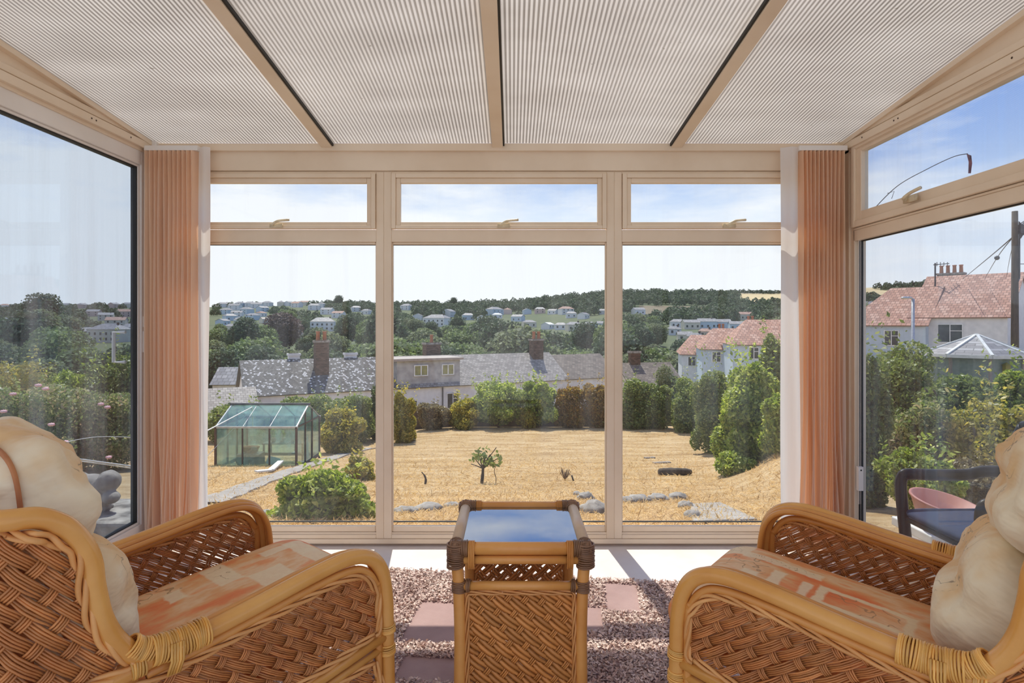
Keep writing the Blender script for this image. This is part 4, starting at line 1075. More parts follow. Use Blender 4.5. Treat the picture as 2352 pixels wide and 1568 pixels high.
tag(pv.build('paving_slab', 'paving', bevel=.01), 'grey paving slab outside the right front pane beside the edging stones', 'paving slab')
STN = [(930, 1172, 26, 12), (985, 1165, 34, 13), (1038, 1160, 18, 9), (1345, 1140, 20, 12), (1368, 1168, 34, 22), (1440, 1148, 20, 10), (1468, 1146, 26, 13), (1512, 1143, 24, 12), (1556, 1140, 22, 12), (1575, 1160, 18, 13), (1590, 1182, 20, 14), (605, 1178, 20, 9), (625, 1186, 16, 8), (1325, 1134, 10, 7)]
for i, (px, py, rw, rh) in enumerate(STN):
    p = gp(px, py + rh * .6); k = p.y / FPX
    o = MB().blob((0, 0, rh * k * .35), (rw * k, rw * k * .8, rh * k), 3, .35, 2.2, i * 3.1).build('edging_stone', 'stone', None, True); o.location = p
    grp = 'stones left of the middle uprights' if px < 1100 else 'stones edging the lawn on the right'
    lab = ('weathered grey stone half sunk in dry grass near the left front panes' if px < 1100 else 'weathered grey edging stone in the curved row before the paving slab')
    tag(o, lab, 'stone', grp)
# sapling with fruit
p = gp(1106, 1110); s = p.y / FPX
sp = empty('fruit_sapling', p, label='small sapling with large dark leaves standing alone in the lawn', cat='sapling')
mb = MB(); mb.tube(cr([(0, 0, -.03), (.02, 0, .15), (.03, 0, 38 * s), (.06, 0, 60 * s)], 4), [.03] * 5 + [.024] * 4 + [.016] * 4, 8)
for (a, b) in ((-18, 60), (-8, 74), (20, 66), (34, 82), (44, 60), (28, 50), (-24, 44)):
    mb.tube(cr([(.03, 0, 34 * s), (a * .5 * s, .05, (34 + b) * .5 * s), (a * s, .02, b * s)], 3), [.012] * 3 + [.008] * 4, 5)
mb.build('trunk', 'bark', sp, True)
rng = np.random.default_rng(3); ctr = np.array([(-16, 58), (-4, 70), (8, 62), (4, 52), (22, 56), (34, 62), (40, 50), (16, 46), (-8, 60), (10, 74), (28, 44)])
Pt = []
for (a, b) in ctr:
    for k in range(7): Pt.append(((a + rng.normal(0, 5)) * s, rng.normal(0, .06), (b + rng.normal(0, 5)) * s))
V, F = leaves(rng, np.array(Pt), np.tile([.3, -.8, .4], (len(Pt), 1)), .105, .6, .6, droop=1.2)
link_mesh('foliage', np_mesh('foliage', V, F), 'leaf_hedge', sp)
p = gp(1138, 1110)
o = MB().tube(cr([(0, 0, -.02), (.01, 0, .1), (-.02, 0, .22), (.01, 0, .34)], 4), .007, 5).build('bare_twig', 'pale_stem', None, True); o.location = p; tag(o, 'thin bare twig with a bud standing right of the sapling', 'twig')
p = gp(976, 1113); o = MB().tube(cr([(0, 0, -.03), (.015, 0, .08), (-.01, 0, .16), (-.06, 0, .22)], 4), [.022] * 5 + [.018] * 4 + [.01] * 4, 7).build('bent_stick', 'bark', None, True); o.location = p; tag(o, 'dark bent stick poking out of the lawn left of the sapling', 'stick')
p = gp(1318, 1105); o = MB().tube([(0, 0, -.02), (-.04, 0, .11)], .018, 6).build('short_stake', 'bark', None, True); o.location = p; tag(o, 'short dark stake leaning in the lawn right of the sapling', 'stake')
p = gp(1298, 1103); mb = MB(); rr = random.Random(2)
for i in range(40):
    a = rr.uniform(0, 6.28); q = rr.uniform(.02, .12); mb.tube([(0, 0, 0), (q * math.cos(a) * .6, q * math.sin(a) * .6, .1), (q * math.cos(a), q * math.sin(a), .17 + rr.uniform(-.05, .06))], .004, 4)
o = mb.build('dead_tuft', 'pale_stem'); o.location = p; tag(o, 'dead brown grass tuft beside the short stake', 'grass tuft')
# log and boards on the right
p = gp(1552, 1092); o = MB().tube(cr([(-.36, .0, .06), (-.2, .02, .07), (.1, 0, .075), (.34, .05, .06)], 5), [.06, .075, .085, .08, .085, .08, .085, .09, .08, .085, .08, .075, .08, .07, .06, .05], 10).build('log', 'bark', None, True)
o.location = p; tag(o, 'old dark log lying on the dry lawn in the right front pane', 'log')
for i, (a, b, w_) in enumerate(((1492, 1053, .34), (1520, 1064, .5))):
    p = gp(a, b); o = MB().box((-w_ / 2, -.06, .0), (w_ / 2, .06, .04)).build('pale_board', 'timber_grey'); o.location = p; o.rotation_euler = (0, 0, .2)
    tag(o, ['short pale board on the lawn, the farther of two above the log', 'longer pale board on the lawn just beyond the log'][i], 'board')
# greenhouse things
p = gp(588, 1088); q = gp(645, 1072)
mb = MB(); a = Vector((p.x, p.y, p.z + .05)); b_ = Vector((gp(622, 1086).x, gp(622, 1086).y, gp(622, 1086).z + .06)); c_ = Vector((q.x, q.y, q.z + .14))
mb.obox(a, b_, .14, .035); mb.obox(b_, c_, .14, .035)
tag(mb.build('white_gutter_board', 'white_board'), 'white angled board lying on dry grass before the greenhouse', 'board')
p = gp(624, 1068); o = MB().box((-.16, -.01, 0), (.16, .01, .22)).build('leaning_panel', 'paper'); o.location = p; o.rotation_euler = (-.5, .35, .3); tag(o, 'small pale panel leaning outside the greenhouse', 'panel')

gx0, gx1, gy0, gy1 = -7.78, -5.66, 16.0, 17.9; gz = G(-6.7, 16.9) + .02; ge = ZZ(981, 16.0); gr = ZZ(929, 16.95); gm = (gy0 + gy1) / 2
gh = empty('greenhouse', ((gx0 + gx1) / 2, gm, gz), label='small glass greenhouse with brown frame standing on the dry lawn', cat='greenhouse')
ox = (gx0 + gx1) / 2; H = ge - gz; Rg = gr - gz; hy_ = gm - gy0; hx_ = (gx1 - gx0) / 2
mb = MB(); t_ = .035
xs = [-hx_, -hx_ / 3, hx_ / 3, hx_]
for x in (-hx_, hx_):
    for y in (-hy_, hy_): mb.obox((x, y, -.1), (x, y, H), .05, .05)
for x in xs[1:3]: mb.obox((x, -hy_, -.1), (x, -hy_, H), t_, t_); mb.obox((x, hy_, 0), (x, hy_, H), t_, t_)
for x in (-hx_, hx_):
    for y in (-hy_ * .3, hy_ * .3): mb.obox((x, y, -.1), (x, y, H + (Rg - H) * .7), .05, t_)
    mb.obox((x, -hy_, H), (x, hy_, H), t_, t_); mb.obox((x, -hy_, .02), (x, hy_, .02), .05, .08)
for y in (-hy_, hy_): mb.obox((-hx_, y, .02), (hx_, y, .02), .05, .08)
mb.build('frame', 'rust_brown', gh)
mb = MB()
for y in (-hy_, hy_): mb.obox((-hx_ - .04, y, H), (hx_ + .04, y, H), .05, .05)
for x in (-hx_, hx_):
    for y in (-hy_, hy_): mb.obox((x, y, H), (x, 0, Rg), .035, .035)
for x in xs[1:3]:
    mb.obox((x, hy_, H), (x, 0, Rg), .02, .02); mb.obox((x, -hy_, H), (x, 0, Rg), .02, .02)
mb.build('roof_bars', 'alu', gh)
MB().obox((-hx_ - .05, 0, Rg + .02), (hx_ + .05, 0, Rg + .02), .09, .05).build('ridge', 'dark_metal', gh)
def quadpane(name, vs, mat, par, th=.006):
    vs = [Vector(v) for v in vs]; n_ = (vs[1] - vs[0]).cross(vs[2] - vs[0]).normalized() * th
    return MB().add(vs + [v + n_ for v in vs], [tuple(reversed(range(len(vs)))), tuple(range(len(vs), 2 * len(vs)))] + [(i, (i + 1) % len(vs), len(vs) + (i + 1) % len(vs), len(vs) + i) for i in range(len(vs))]).build(name, mat, par)
for i in range(3):
    a, b = xs[i] + .02, xs[i + 1] - .02
    quadpane('glass_pane', [(a, -hy_, .06), (b, -hy_, .06), (b, -hy_, H - .02), (a, -hy_, H - .02)], 'greenhouse_glass', gh)
    quadpane('glass_pane', [(a, hy_, .06), (b, hy_, .06), (b, hy_, H - .02), (a, hy_, H - .02)], 'greenhouse_glass', gh)
    quadpane('roof_pane', [(a, -hy_, H + .01), (b, -hy_, H + .01), (b, -.02, Rg), (a, -.02, Rg)], 'greenhouse_glass', gh)
    quadpane('roof_pane', [(a, hy_, H + .01), (b, hy_, H + .01), (b, .02, Rg), (a, .02, Rg)], 'greenhouse_glass', gh)
for x in (-hx_, hx_):
    quadpane('gable_pane', [(x, -hy_ + .02, .06), (x, hy_ - .02, .06), (x, hy_ - .02, H), (x, 0, Rg - .03), (x, -hy_ + .02, H)], 'greenhouse_glass', gh)
o = MB().box((-.55, -.22, .48), (.6, .22, .51)); [o.box((a, b, 0), (a + .04, b + .04, .48)) for a in (-.53, .55) for b in (-.2, .16)]
o = o.build('potting_bench', 'timber_grey'); o.location = (ox + .3, gm + .25, gz); tag(o, 'low grey staging bench inside the greenhouse', 'bench')
o = MB().lathe((0, 0, 0), [(.0001, 0), (.10, 0), (.14, .2), (.15, .2), (.15, .24), (.13, .24), (.12, .05), (.0001, .05)], 18).build('terracotta_trough', 'terracotta_pot', None, True); o.location = (ox - .35, gm - .45, gz + .35)
o.scale = (1.6, .9, .75); tag(o, 'orange-red trough inside the greenhouse, towards its left end', 'planter')
st = MB().box((-.3, -.2, 0), (.3, .2, .35)).build('storage_crate', 'timber_grey'); st.location = (ox - .35, gm - .45, gz); tag(st, 'dark crate under the orange-red trough in the greenhouse', 'crate')
for k, (a, b) in enumerate(((.72, 0), (.05, 1), (.35, 1))):
    pt = empty('potted_plant', (ox + .3 + a * .8 - .35, gm + .25, gz + .51), label=['small pot with reddish leaves at the right end of the greenhouse bench', 'potted green seedling at the left end of the greenhouse bench', 'potted green seedling in the middle of the greenhouse bench'][k], cat='potted plant')
    MB().lathe((0, 0, 0), [(.0001, 0), (.05, 0), (.07, .11), (.06, .11), (.0001, .09)], 14).build('pot', 'terracotta_pot', pt, True)
    link_mesh('foliage', foliage_mesh('foliage', (0, 0, .24), (.10, .10, .14), 120, .07, 4), 'leaf_fresh' if b else 'leaf_orange', pt)
# washing lines, post and statue on the left
py_ = 8.0; px_ = XY(343, py_); g = G(px_, py_)
o = MB().obox((0, 0, -.1), (0, 0, ZZ(1040, py_) - g), .07, .07).build('line_post', 'timber_grey'); o.location = (px_, py_, g); tag(o, 'timber post holding the washing lines, hidden by the left blind', 'post')
def line(pts, r, label, mat='rope_white', name='washing_line', cat='line', n=8):
    pts = [Vector(p) for p in pts]; o = MB().tube(cr(pts, n), r, 5).build(name, mat, None, True); return tag(o, label, cat)
pt = Vector((px_, py_, ZZ(1076, py_)))
line([pt, P(225, 1060, 7.2), P(90, 1041, 6.6)], .010, 'upper white washing line crossing the door pane above the statue')
line([pt - Vector((0, 0, .03)), P(225, 1064, 7.25), P(90, 1047, 6.7)], .007, 'lower white washing line crossing the door pane above the statue')
line([pt + Vector((0, 0, .4)), P(225, 1003, 7.3), P(120, 1022, 6.5)], .004, 'thin faint wire sloping across the roses in the door pane')
line([P(580, 934, 16.9), pt + Vector((0, 0, .1))], .012, 'thicker white guy line running from the greenhouse roof towards the left blind')
line([P(577, 941, 16.8), gp(455, 1072) + Vector((0, 0, .02))], .008, 'thinner white guy line running from the greenhouse roof down to the grass')
lg = MB().box((-2.80, 3.18, -.2), (-1.99, 3.64, .138)); lg = lg.build('stone_ledge', 'ledge_stone', bevel=.02); tag(lg, 'rough grey stone ledge outside the glazed door carrying the statue', 'ledge')
st = MB(); B = lambda px, py, y, r, s=0: st.blob(P(px, py, y), r, 3, .12, 2.2, s)
B(250, 1105, 3.40, (.058, .07, .062), 1); B(236, 1118, 3.42, (.06, .07, .055), 2); B(205, 1118, 3.44, (.08, .09, .075), 3); B(180, 1120, 3.46, (.07, .09, .09), 4); B(170, 1098, 3.46, (.03, .05, .04), 9)
B(255, 1142, 3.36, (.045, .05, .035), 5); B(225, 1146, 3.40, (.07, .09, .045), 6); B(185, 1152, 3.46, (.10, .11, .06), 7); B(205, 1165, 3.42, (.12, .10, .045), 8)
o = st.build('stone_statue', 'statue_stone', None, True); tag(o, 'weathered grey stone animal figure lying on the ledge outside the door', 'statue')
rm = o.modifiers.new('remesh', 'REMESH'); rm.mode = 'VOXEL'; rm.voxel_size = .008; rm.use_smooth_shade = True
smo = o.modifiers.new('smooth', 'SMOOTH'); smo.iterations = 6
# dry grass blades on the near lawn
rng = np.random.default_rng(11); n = 90000
yy = 3.7 * (30 / 3.7) ** (rng.uniform(0, 1, n) ** 1.3); aa = rng.uniform(-.5, .45, n); xx = aa * yy; zz = np.array([G(a, b) for a, b in zip(xx, yy)])
V, F = leaves(rng, np.stack([xx, yy, zz + .015], 1), np.tile([0, 0, .9], (n, 1)), 1.0, .09, .45)
c4 = V.reshape(-1, 4, 3); ctr = c4.mean(1, keepdims=True); c4 = ctr + (c4 - ctr) * (.045 + .006 * np.minimum(yy, 14))[:, None, None]; V = c4.reshape(-1, 3)
o = link_mesh('dry_grass', np_mesh('dry_grass', V, F), 'straw'); tag(o, 'parched straw-coloured grass blades lying over the lawn', 'grass', kind='stuff')
# fence at the far side of the lawn
fz0 = []
for i in range(7):
    pa, pb = 935 + i * 72, 935 + (i + 1) * 72; y = 31.3; xa, xb = XY(pa, y), XY(pb, y); g = G((xa + xb) / 2, y) - .1
    f = empty('fence_panel', ((xa + xb) / 2, y, g), label='brown slatted timber fence panel behind the shrubs at the far lawn edge', cat='fence', group='fence panels at the far lawn edge')
    w_ = (xb - xa) / 2; hh = ZZ(936, y) - g; mb = MB(); k = 0; z = 0.0
    while z < hh - .1: mb.obox((-w_ + .05, (k % 2) * .02, z + .05), (w_ - .05, (k % 2) * .02, z + .05), .02, .11); z += .1; k += 1
    mb.build('slats', 'fence_wood', f)
    MB().box((-w_ - .05, -.05, -.2), (-w_ + .05, .05, hh + .03)).build('post', 'fence_wood', f)

# ------------------------------------------------------------------ objects close to the right side window
pc = empty('plastic_chair', (2.25, 2.88, -.2), label='black plastic garden chair with a navy seat pad outside the right window', cat='garden chair')
for sy_ in (-1, 1):
    yy = .27 * sy_; MB().tube(cr([(-.20, yy * .93, 0), (-.225, yy * .96, .30), (-.24, yy, .52), (-.232, yy, .585), (-.20, yy, .600), (-.05, yy, .596), (.10, yy, .598), (.18, yy * .98, .615), (.25, yy * .9, .62)], 6), .020, 10, sq=1.5).build('arm', 'plastic_black', pc, True)
    MB().tube(cr([(.24, yy * .8, .0), (.22, yy * .78, .40), (.27, yy * .8, .7), (.33, yy * .74, .86)], 5), .022, 8).build('back_leg', 'plastic_black', pc, True)
MB().tube(cr([(.33, -.20, .86), (.345, -.1, .89), (.35, 0, .90), (.345, .1, .89), (.33, .20, .86)], 4), .024, 8).build('back_top', 'plastic_black', pc, True)
for k in range(6):
    y = -.15 + k * .06; MB().obox((.23, y, .42), (.335, y, .88), .012, .034, (0, 1, 0)).build('back_slat', 'plastic_black', pc)
MB().box((-.24, -.24, .365), (.22, .24, .39)).build('seat', 'plastic_black', pc, bevel=.01)
pad(MB(), (.25, .25, .03), .5, .3, 40, 14, .003, 2).build('seat_pad', 'navy_fabric', pc, True).location = (-.015, 0, .418)
mb = MB().lathe((0, 0, 0), [(.0001, 0), (.13, 0), (.205, .145), (.215, .15), (.215, .162), (.198, .162), (.122, .014), (.0001, .014)], 36)
o = mb.build('terracotta_bowl', 'terracotta_plastic', None, True); o.location = (2.78, 3.95, -.13); o.rotation_euler = (.16, .16, 0); tag(o, 'shallow terracotta plant bowl tilted on the ground behind the plastic chair', 'plant bowl')
o = MB().box((-.14, -.2, 0), (.14, .2, .06)).build('pale_slab', 'white_board', bevel=.008); o.location = (2.74, 3.98, -.2); tag(o, 'pale slab under the tilted terracotta bowl', 'slab')
wd = empty('bent_wand', (1.84, 3.13, ZZ(475, 3.13)), label='thin bent dark wand with a limp dark streamer outside the upper right vent', cat='wand')
base = Vector(wd.location)
def rel(px, py, y): return P(px, py, y) - base
MB().tube(cr([(0, 0, -.03), rel(2060, 428, 3.12), rel(2130, 388, 3.1), rel(2190, 360, 3.09), rel(2223, 353, 3.08)], 8), .0022, 6).build('rod', 'dark_metal', wd, True)
mb = MB(); mb.add([rel(2220, 353, 3.08), rel(2231, 357, 3.08), rel(2233, 375, 3.07), rel(2230, 398, 3.08), rel(2224, 398, 3.08), rel(2225, 372, 3.09)], [(0, 1, 2, 5), (5, 2, 3, 4)])
s_ = mb.build('streamer', 'streamer', wd); so = s_.modifiers.new('solid', 'SOLIDIFY'); so.thickness = .002
MB().tube([rel(2048, 456, 3.1), rel(2054, 439, 3.1), rel(2038, 444, 3.1)], .0015, 5).build('hook', 'dark_metal', wd)

# ------------------------------------------------------------------ buildings
def uvquads(name, quads, mat, parent=None, th=0.0, rnd=(0, 0)):
    V = []; F = []; UV = []
    for q in quads:
        q = [Vector(p) for p in q]; u = (q[1] - q[0]).normalized(); n = u.cross(q[-1] - q[0]).normalized(); v = n.cross(u)
        k = len(V); V += q; F.append(tuple(range(k, k + len(q)))); UV += [((p - q[0]).dot(u) + rnd[0], (p - q[0]).dot(v) + rnd[1]) for p in q]
        if th:
            k2 = len(V); V += [p - n * th for p in q]; F.append(tuple(reversed(range(k2, k2 + len(q))))); UV += [(0, 0)] * len(q)
            for i in range(len(q)):
                j = (i + 1) % len(q); k3 = len(V); V += [V[k + i], V[k2 + i], V[k2 + j], V[k + j]]; F.append((k3, k3 + 1, k3 + 2, k3 + 3)); UV += [(0, 0)] * 4
    me = bpy.data.meshes.new(name); me.from_pydata([tuple(p) for p in V], [], F)
    ul = me.uv_layers.new(name='UVMap'); li = [i for p in me.polygons for i in p.vertices]
    # faces list their vertices in order, so loops follow F
    for k, vi in enumerate([i for f in F for i in f]): ul.data[k].uv = UV[vi]
    me.update(); return link_mesh(name, me, mat, parent)
def window(parent, x, z, w_, h, y, style='upvc', glassm='window_dark', sills=True, nrm='y'):
    mb = MB(); t_ = .07
    if nrm == 'y':
        rect_frame(mb, x - w_ / 2, x + w_ / 2, z, z + h, (t_,) * 4, y - .06, y + .02); mb.box((x - .03, y - .06, z), (x + .03, y + .02, z + h))
        mb.box((x, y - .06, z + h * .62), (x + w_ / 2, y + .02, z + h * .62 + .05))
        f = mb.build('window', style, parent); MB().box((x - w_ / 2 + .03, y - .025, z + .03), (x + w_ / 2 - .03, y - .015, z + h - .03)).build('pane', glassm, f)
    return f
def house(label, cx, cy, ang, w_, d, hw, hr, wall, roof, base, hip=(0, 0), wins=(), ch=(), ov=.25, name='house', group=None, cat='house', gable=True):
    o = empty(name, (cx, cy, base), ang, label=label, cat=cat, group=group)
    a, b = w_ / 2, d / 2
    mb = MB().box((-a, -b, -.4), (a, b, hw))
    for s_, hp in ((-1, hip[0]), (1, hip[1])):
        if not hp: mb.add([(s_ * a, -b, hw), (s_ * a, b, hw), (s_ * a, 0, hw + hr)], [(0, 1, 2)])
    mb.build('wall', wall, o)
    e = hr / b; z0 = hw - ov * e; A, B = a + ov, b + ov; l = -A + (hip[0] * w_ if hip[0] else 0); r = A - (hip[1] * w_ if hip[1] else 0); zt_ = hw + hr + .06; z0 += .06
    q = [[(-A, -B, z0), (A, -B, z0), (r, 0, zt_), (l, 0, zt_)], [(A, B, z0), (-A, B, z0), (l, 0, zt_), (r, 0, zt_)]]
    if hip[0]: q.append([(-A, B, z0), (-A, -B, z0), (l, 0, zt_)])
    if hip[1]: q.append([(A, -B, z0), (A, B, z0), (r, 0, zt_)])
    uvquads('roof', q, roof, o, .08)
    for (x, z, ww, hh) in wins: window(o, x, z, ww, hh, -b)
    for (x, y, ww, dd, top, pots, m) in ch:
        bot = hw + hr - abs(y) * e - .8
        bx = [(x - ww / 2, y - dd / 2), (x + ww / 2, y - dd / 2), (x + ww / 2, y + dd / 2), (x - ww / 2, y + dd / 2)]
        qs = [[(bx[i][0], bx[i][1], bot), (bx[(i + 1) % 4][0], bx[(i + 1) % 4][1], bot), (bx[(i + 1) % 4][0], bx[(i + 1) % 4][1], top), (bx[i][0], bx[i][1], top)] for i in range(4)]
        c = uvquads('chimney', qs + [[(p[0], p[1], top) for p in bx]], m, o)
        MB().box((x - ww / 2 - .07, y - dd / 2 - .07, top - .16), (x + ww / 2 + .07, y + dd / 2 + .07, top)).build('capping', 'stone' if m == 'brick_stack' else m, c)
        for k in range(pots):
            xx = x + (k - (pots - 1) / 2) * ww / max(pots, 1); MB().lathe((xx, y, top), [(.16, 0), (.15, .1), (.13, .58), (.16, .60), (.16, .68), (.11, .68), (.10, .1)], 10).build('chimney_pot', 'terracotta_pot', c, True)
    return o
# slate-roofed terrace below the garden; line recedes to the right
TA = Vector((-18.6, 41.5)); TB = Vector((12.5, 58.5)); TD = (TB - TA); TLEN = TD.length; TD.normalize(); TANG = math.atan2(TD.y, TD.x)
def tpx(px):                                               # distance along the terrace line seen at pixel column px
    k = (px - CX) / FPX; return (k * TA.y - TA.x) / (TD.x - k * TD.y)
ND = Vector((-TD.y, TD.x)); EZ = -3.72; RZ = -1.60; DEP = 6.4; BASE = -8.6
def terr(label, p0, p1, roof, wall='render_white', hip=(0, 0), wins=(), ch=(), dz=0.0, dr=0.0):
    s0, s1 = tpx(p0), tpx(p1); sc_ = (s0 + s1) / 2; c = TA + TD * sc_ + ND * (DEP / 2); w_ = s1 - s0
    cc = [(tpx(q[0]) - sc_,) + tuple(q[1:]) for q in ch]; ww = [(tpx(q[0]) - sc_,) + tuple(q[1:]) for q in wins]
    return house(label, c.x, c.y, TANG, w_, DEP, EZ + dz - BASE, RZ - EZ + dr, wall, roof, BASE, hip, ww, cc, name='terraced_house', group='slate-roofed terrace below the garden', cat='house')
HB = -BASE
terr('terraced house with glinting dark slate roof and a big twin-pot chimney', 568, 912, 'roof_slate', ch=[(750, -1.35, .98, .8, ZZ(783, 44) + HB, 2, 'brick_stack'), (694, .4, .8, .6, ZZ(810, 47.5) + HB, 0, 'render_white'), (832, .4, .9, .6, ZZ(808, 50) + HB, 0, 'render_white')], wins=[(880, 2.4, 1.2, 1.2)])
h2 = terr('terraced house with pale slate roof, wide grey box dormer and brick chimney behind', 912, 1300, 'roof_slate_pale', ch=[(1040, 1.5, 1.3, 1.0, ZZ(787, 52.5) + HB, 1, 'brick_stack'), (1268, -.5, 1.05, .8, ZZ(778, 56) + HB, 2, 'brick_stack')],
          wins=[(1040, 2.9, 1.1, 1.3), (945, 2.9, 1.0, .9), (1170, 2.8, 1.1, 1.3), (1240, 2.8, 1.1, 1.3)], hip=(0, .0))
# box dormer
s2 = (tpx(912) + tpx(1300)) / 2; d0, d1 = tpx(912) - s2 + .05, tpx(1058) - s2; e0 = EZ + HB; r0 = RZ + HB
dm = MB(); dm.box((d0, -DEP / 2 + .15, e0 - .1), (d1, .4, r0 - .15)); dm = dm.build('dormer', 'dormer_render', h2)
MB().box((d0 - .35, -DEP / 2 - .15, r0 - .16), (d1 + .2, .9, r0 + .02)).build('dormer_roof', 'lead_flat', dm)
for px in (968, 1030):
    x = tpx(px) - s2; wdt = 1.15 if px < 1000 else 1.05; f = MB(); rect_frame(f, x - wdt / 2, x + wdt / 2, e0 + .75, e0 + 1.62, (.07,) * 4, -DEP / 2 + .05, -DEP / 2 + .2); f.box((x - .04, -DEP / 2 + .05, e0 + .75), (x + .04, -DEP / 2 + .2, e0 + 1.62))
    f = f.build('dormer_window', 'upvc', dm); MB().box((x - wdt / 2 + .05, -DEP / 2 + .1, e0 + .78), (x + wdt / 2 - .05, -DEP / 2 + .12, e0 + 1.6)).build('pane', 'curtain_lime', f)
MB().tube([(tpx(1016) - s2, -DEP / 2 - .08, 0), (tpx(1016) - s2, -DEP / 2 - .08, e0 - .1)], .05, 6).build('drainpipe', 'dark_metal', h2)
terr('terraced house with dull brown slate roof right of the second brick chimney', 1300, 1420, 'roof_slate_brown', wins=[(1350, 2.9, 1.2, 1.3)], dr=-.25)
house('gabled cottage with a low slate roof below the terrace, right front pane', XY(1478, 50), 50, math.radians(12), 4.2, 5, 3.4, 1.5, 'render_cream', 'roof_slate_brown', -7.0, ch=[(-.8, 0, .8, .6, 5.9, 0, 'brick_stack')])
house('small gable-fronted cottage with pale verges at the lower left of the right front pane', XY(1445, 44), 44, math.radians(96), 4.6, 2.7, 2.6, 1.1, 'timber_grey', 'roof_slate_brown', -6.8)
house('outbuilding with old grey roof at the left end of the terrace', XY(530, 41), 41, TANG, 2.6, 4, 2.9, 1.2, 'timber_grey', 'roof_slate_pale', -7.3)
house('long low grey-roofed shed beyond the terrace at the far left', XY(575, 70), 70, math.radians(6), 6.5, 5, 2.6, 1.6, 'render_cream', 'roof_far_slate', -8.1)
# stepped row with terracotta roofs
rowd = [('end', 1612, 72, 812, 770, 'render_white', 5.0), ('middle', 1668, 65, 800, 755, 'render_blue', 5.6), ('near', 1752, 58, 789, 735, 'render_blue', 6.4)]
for nm, px, y, pe, pr, wl, w_ in rowd:
    x = XY(px, y); b = G(x, y) - .2; e_ = ZZ(pe, y - 3) - b; r_ = ZZ(pr, y) - b - e_
    house({'end': 'farthest and lowest of the stepped terracotta-roofed houses', 'middle': 'middle one of the stepped terracotta-roofed houses', 'near': 'nearest of the stepped terracotta-roofed houses, pale blue walled'}[nm],
          x, y, math.radians(-12), w_, 7.0, e_, r_, wl, 'roof_tile', b, hip=(.3, .0), wins=[(0.4, e_ - 1.5, 1.3, 1.2), (-1.4, e_ - 1.4, .9, 1.1)], ch=[(w_ * .45, .5, .8, .6, e_ + r_ + .7, 2, 'brick_stack')], name='tiled_house', group='stepped row of tiled houses')
# bungalows to the right
b = -2.1; BA = math.radians(-48); bd_ = Vector((math.cos(BA), math.sin(BA))); bn = Vector((-bd_.y, bd_.x))
def bung(label, pl, y, w_, d, pe, ye, pr, yr, wall, **k):
    L = Vector((XY(pl, y), y)); c = L + bd_ * (w_ / 2) + bn * (d / 2); e_ = ZZ(pe, ye); r_ = ZZ(pr, yr)
    return house(label, c.x, c.y, BA, w_, d, e_ - b, r_ - e_, wall, 'roof_tile', b, name='bungalow', group='terracotta-roofed bungalows on the right', **k)
eb = ZZ(726, 48) - b
bung('white bungalow with a long terracotta roof and stone chimney behind the telegraph pole', 2093, 50, 6.2, 11, 726, 48, 633, 52, 'render_white', wins=[(-.45, eb - 2.1, 1.7, 1.5)], ch=[(-1.7, .6, 1.9, .9, ZZ(640, 53) - b + .5, 4, 'stone')])
bung('pale blue bungalow with a hipped terracotta roof at the right corner post', 1940, 53, 6.0, 9, 744, 51.5, 664, 55, 'render_blue', wins=[(.6, ZZ(744, 51.5) - b - 1.8, 1.1, 1.3)], hip=(.42, 0))
# aerial, lamp post, telegraph pole, wires
o = MB(); o.tube([P(2148, 668, 52), P(2148, 604, 52)], .06, 6); o.tube([P(2144, 608, 52), P(2180, 605, 52)], .035, 5)
[o.tube([P(a, 602, 51.8), P(a, 611, 52.2)], .025, 4) for a in (2152, 2160, 2168, 2176)]
tag(o.build('tv_aerial', 'dark_metal'), 'TV aerial mast standing on the bungalow ridge left of the chimney', 'aerial')
y = 33.0; x = XY(2097, y); g = G(x, y); lp = empty('lamp_post', (x, y, g), label='grey street lamp post with a short arm in front of the bungalows', cat='street lamp')
h_ = ZZ(686, y) - g; MB().tube([(0, 0, 0), (0, 0, 1.2), (0, 0, 1.3), (0, 0, h_)], [.14, .14, .09, .08], 10).build('column', 'alu', lp, True)
MB().tube(cr([(0, 0, h_ - .05), (-.1, 0, h_ + .05), (-.3, 0, h_ + .08)], 4), .05, 8).build('bracket', 'alu', lp, True); MB().blob((-.42, 0, h_ + .05), (.24, .12, .08), 2, 0).build('lantern', 'alu', lp, True)
y = 20.0; x = XY(2331, y); g = G(x, y); tp = empty('telegraph_pole', (x, y, g), label='dark wooden telegraph pole with wires and fittings at the right edge', cat='telegraph pole')
h_ = ZZ(485, y) - g; MB().tube([(0, 0, 0), (0, 0, h_)], [.12, .085], 12).build('pole', 'bark', tp, True)
mb = MB()
for i in range(14):
    rr = random.Random(i); mb.tube(cr([(.06, -.08, h_ - .35 - i * .03), (.2 + rr.random() * .15, -.1, h_ - .3 - rr.random() * .5), (.12, -.1, h_ - .6 - rr.random() * .3), (.08, -.08, h_ - .9)], 4), .014, 5)
mb.box((.08, -.14, h_ - .75), (.24, -.02, h_ - .45)); mb.build('cable_fittings', 'dark_metal', tp)
MB().tube([(.1, -.06, h_ - .7), (.1, -.06, h_ - 2.2), (.02, -.1, h_ - 2.3)], .025, 6).build('cable', 'dark_metal', tp)
top = Vector((x, y, ZZ(540, y)))
line([top, P(2280, 584, 26), P(2212, 640, 50.5)], .02, 'overhead wire from the telegraph pole down to the bungalow chimney', 'dark_metal', 'overhead_wire', 'wire', 5)
line([top, P(2290, 592, 24), P(2262, 640, 49.5)], .014, 'overhead wire with a dark splice box left of the telegraph pole', 'dark_metal', 'overhead_wire', 'wire', 5)
o = MB().blob((0, 0, 0), (.10, .08, .09), 2, 0).build('splice_box', 'dark_metal', None, True); o.location = P(2290, 592, 24); tag(o, 'dark splice box hanging on the thinner overhead wire', 'splice box')
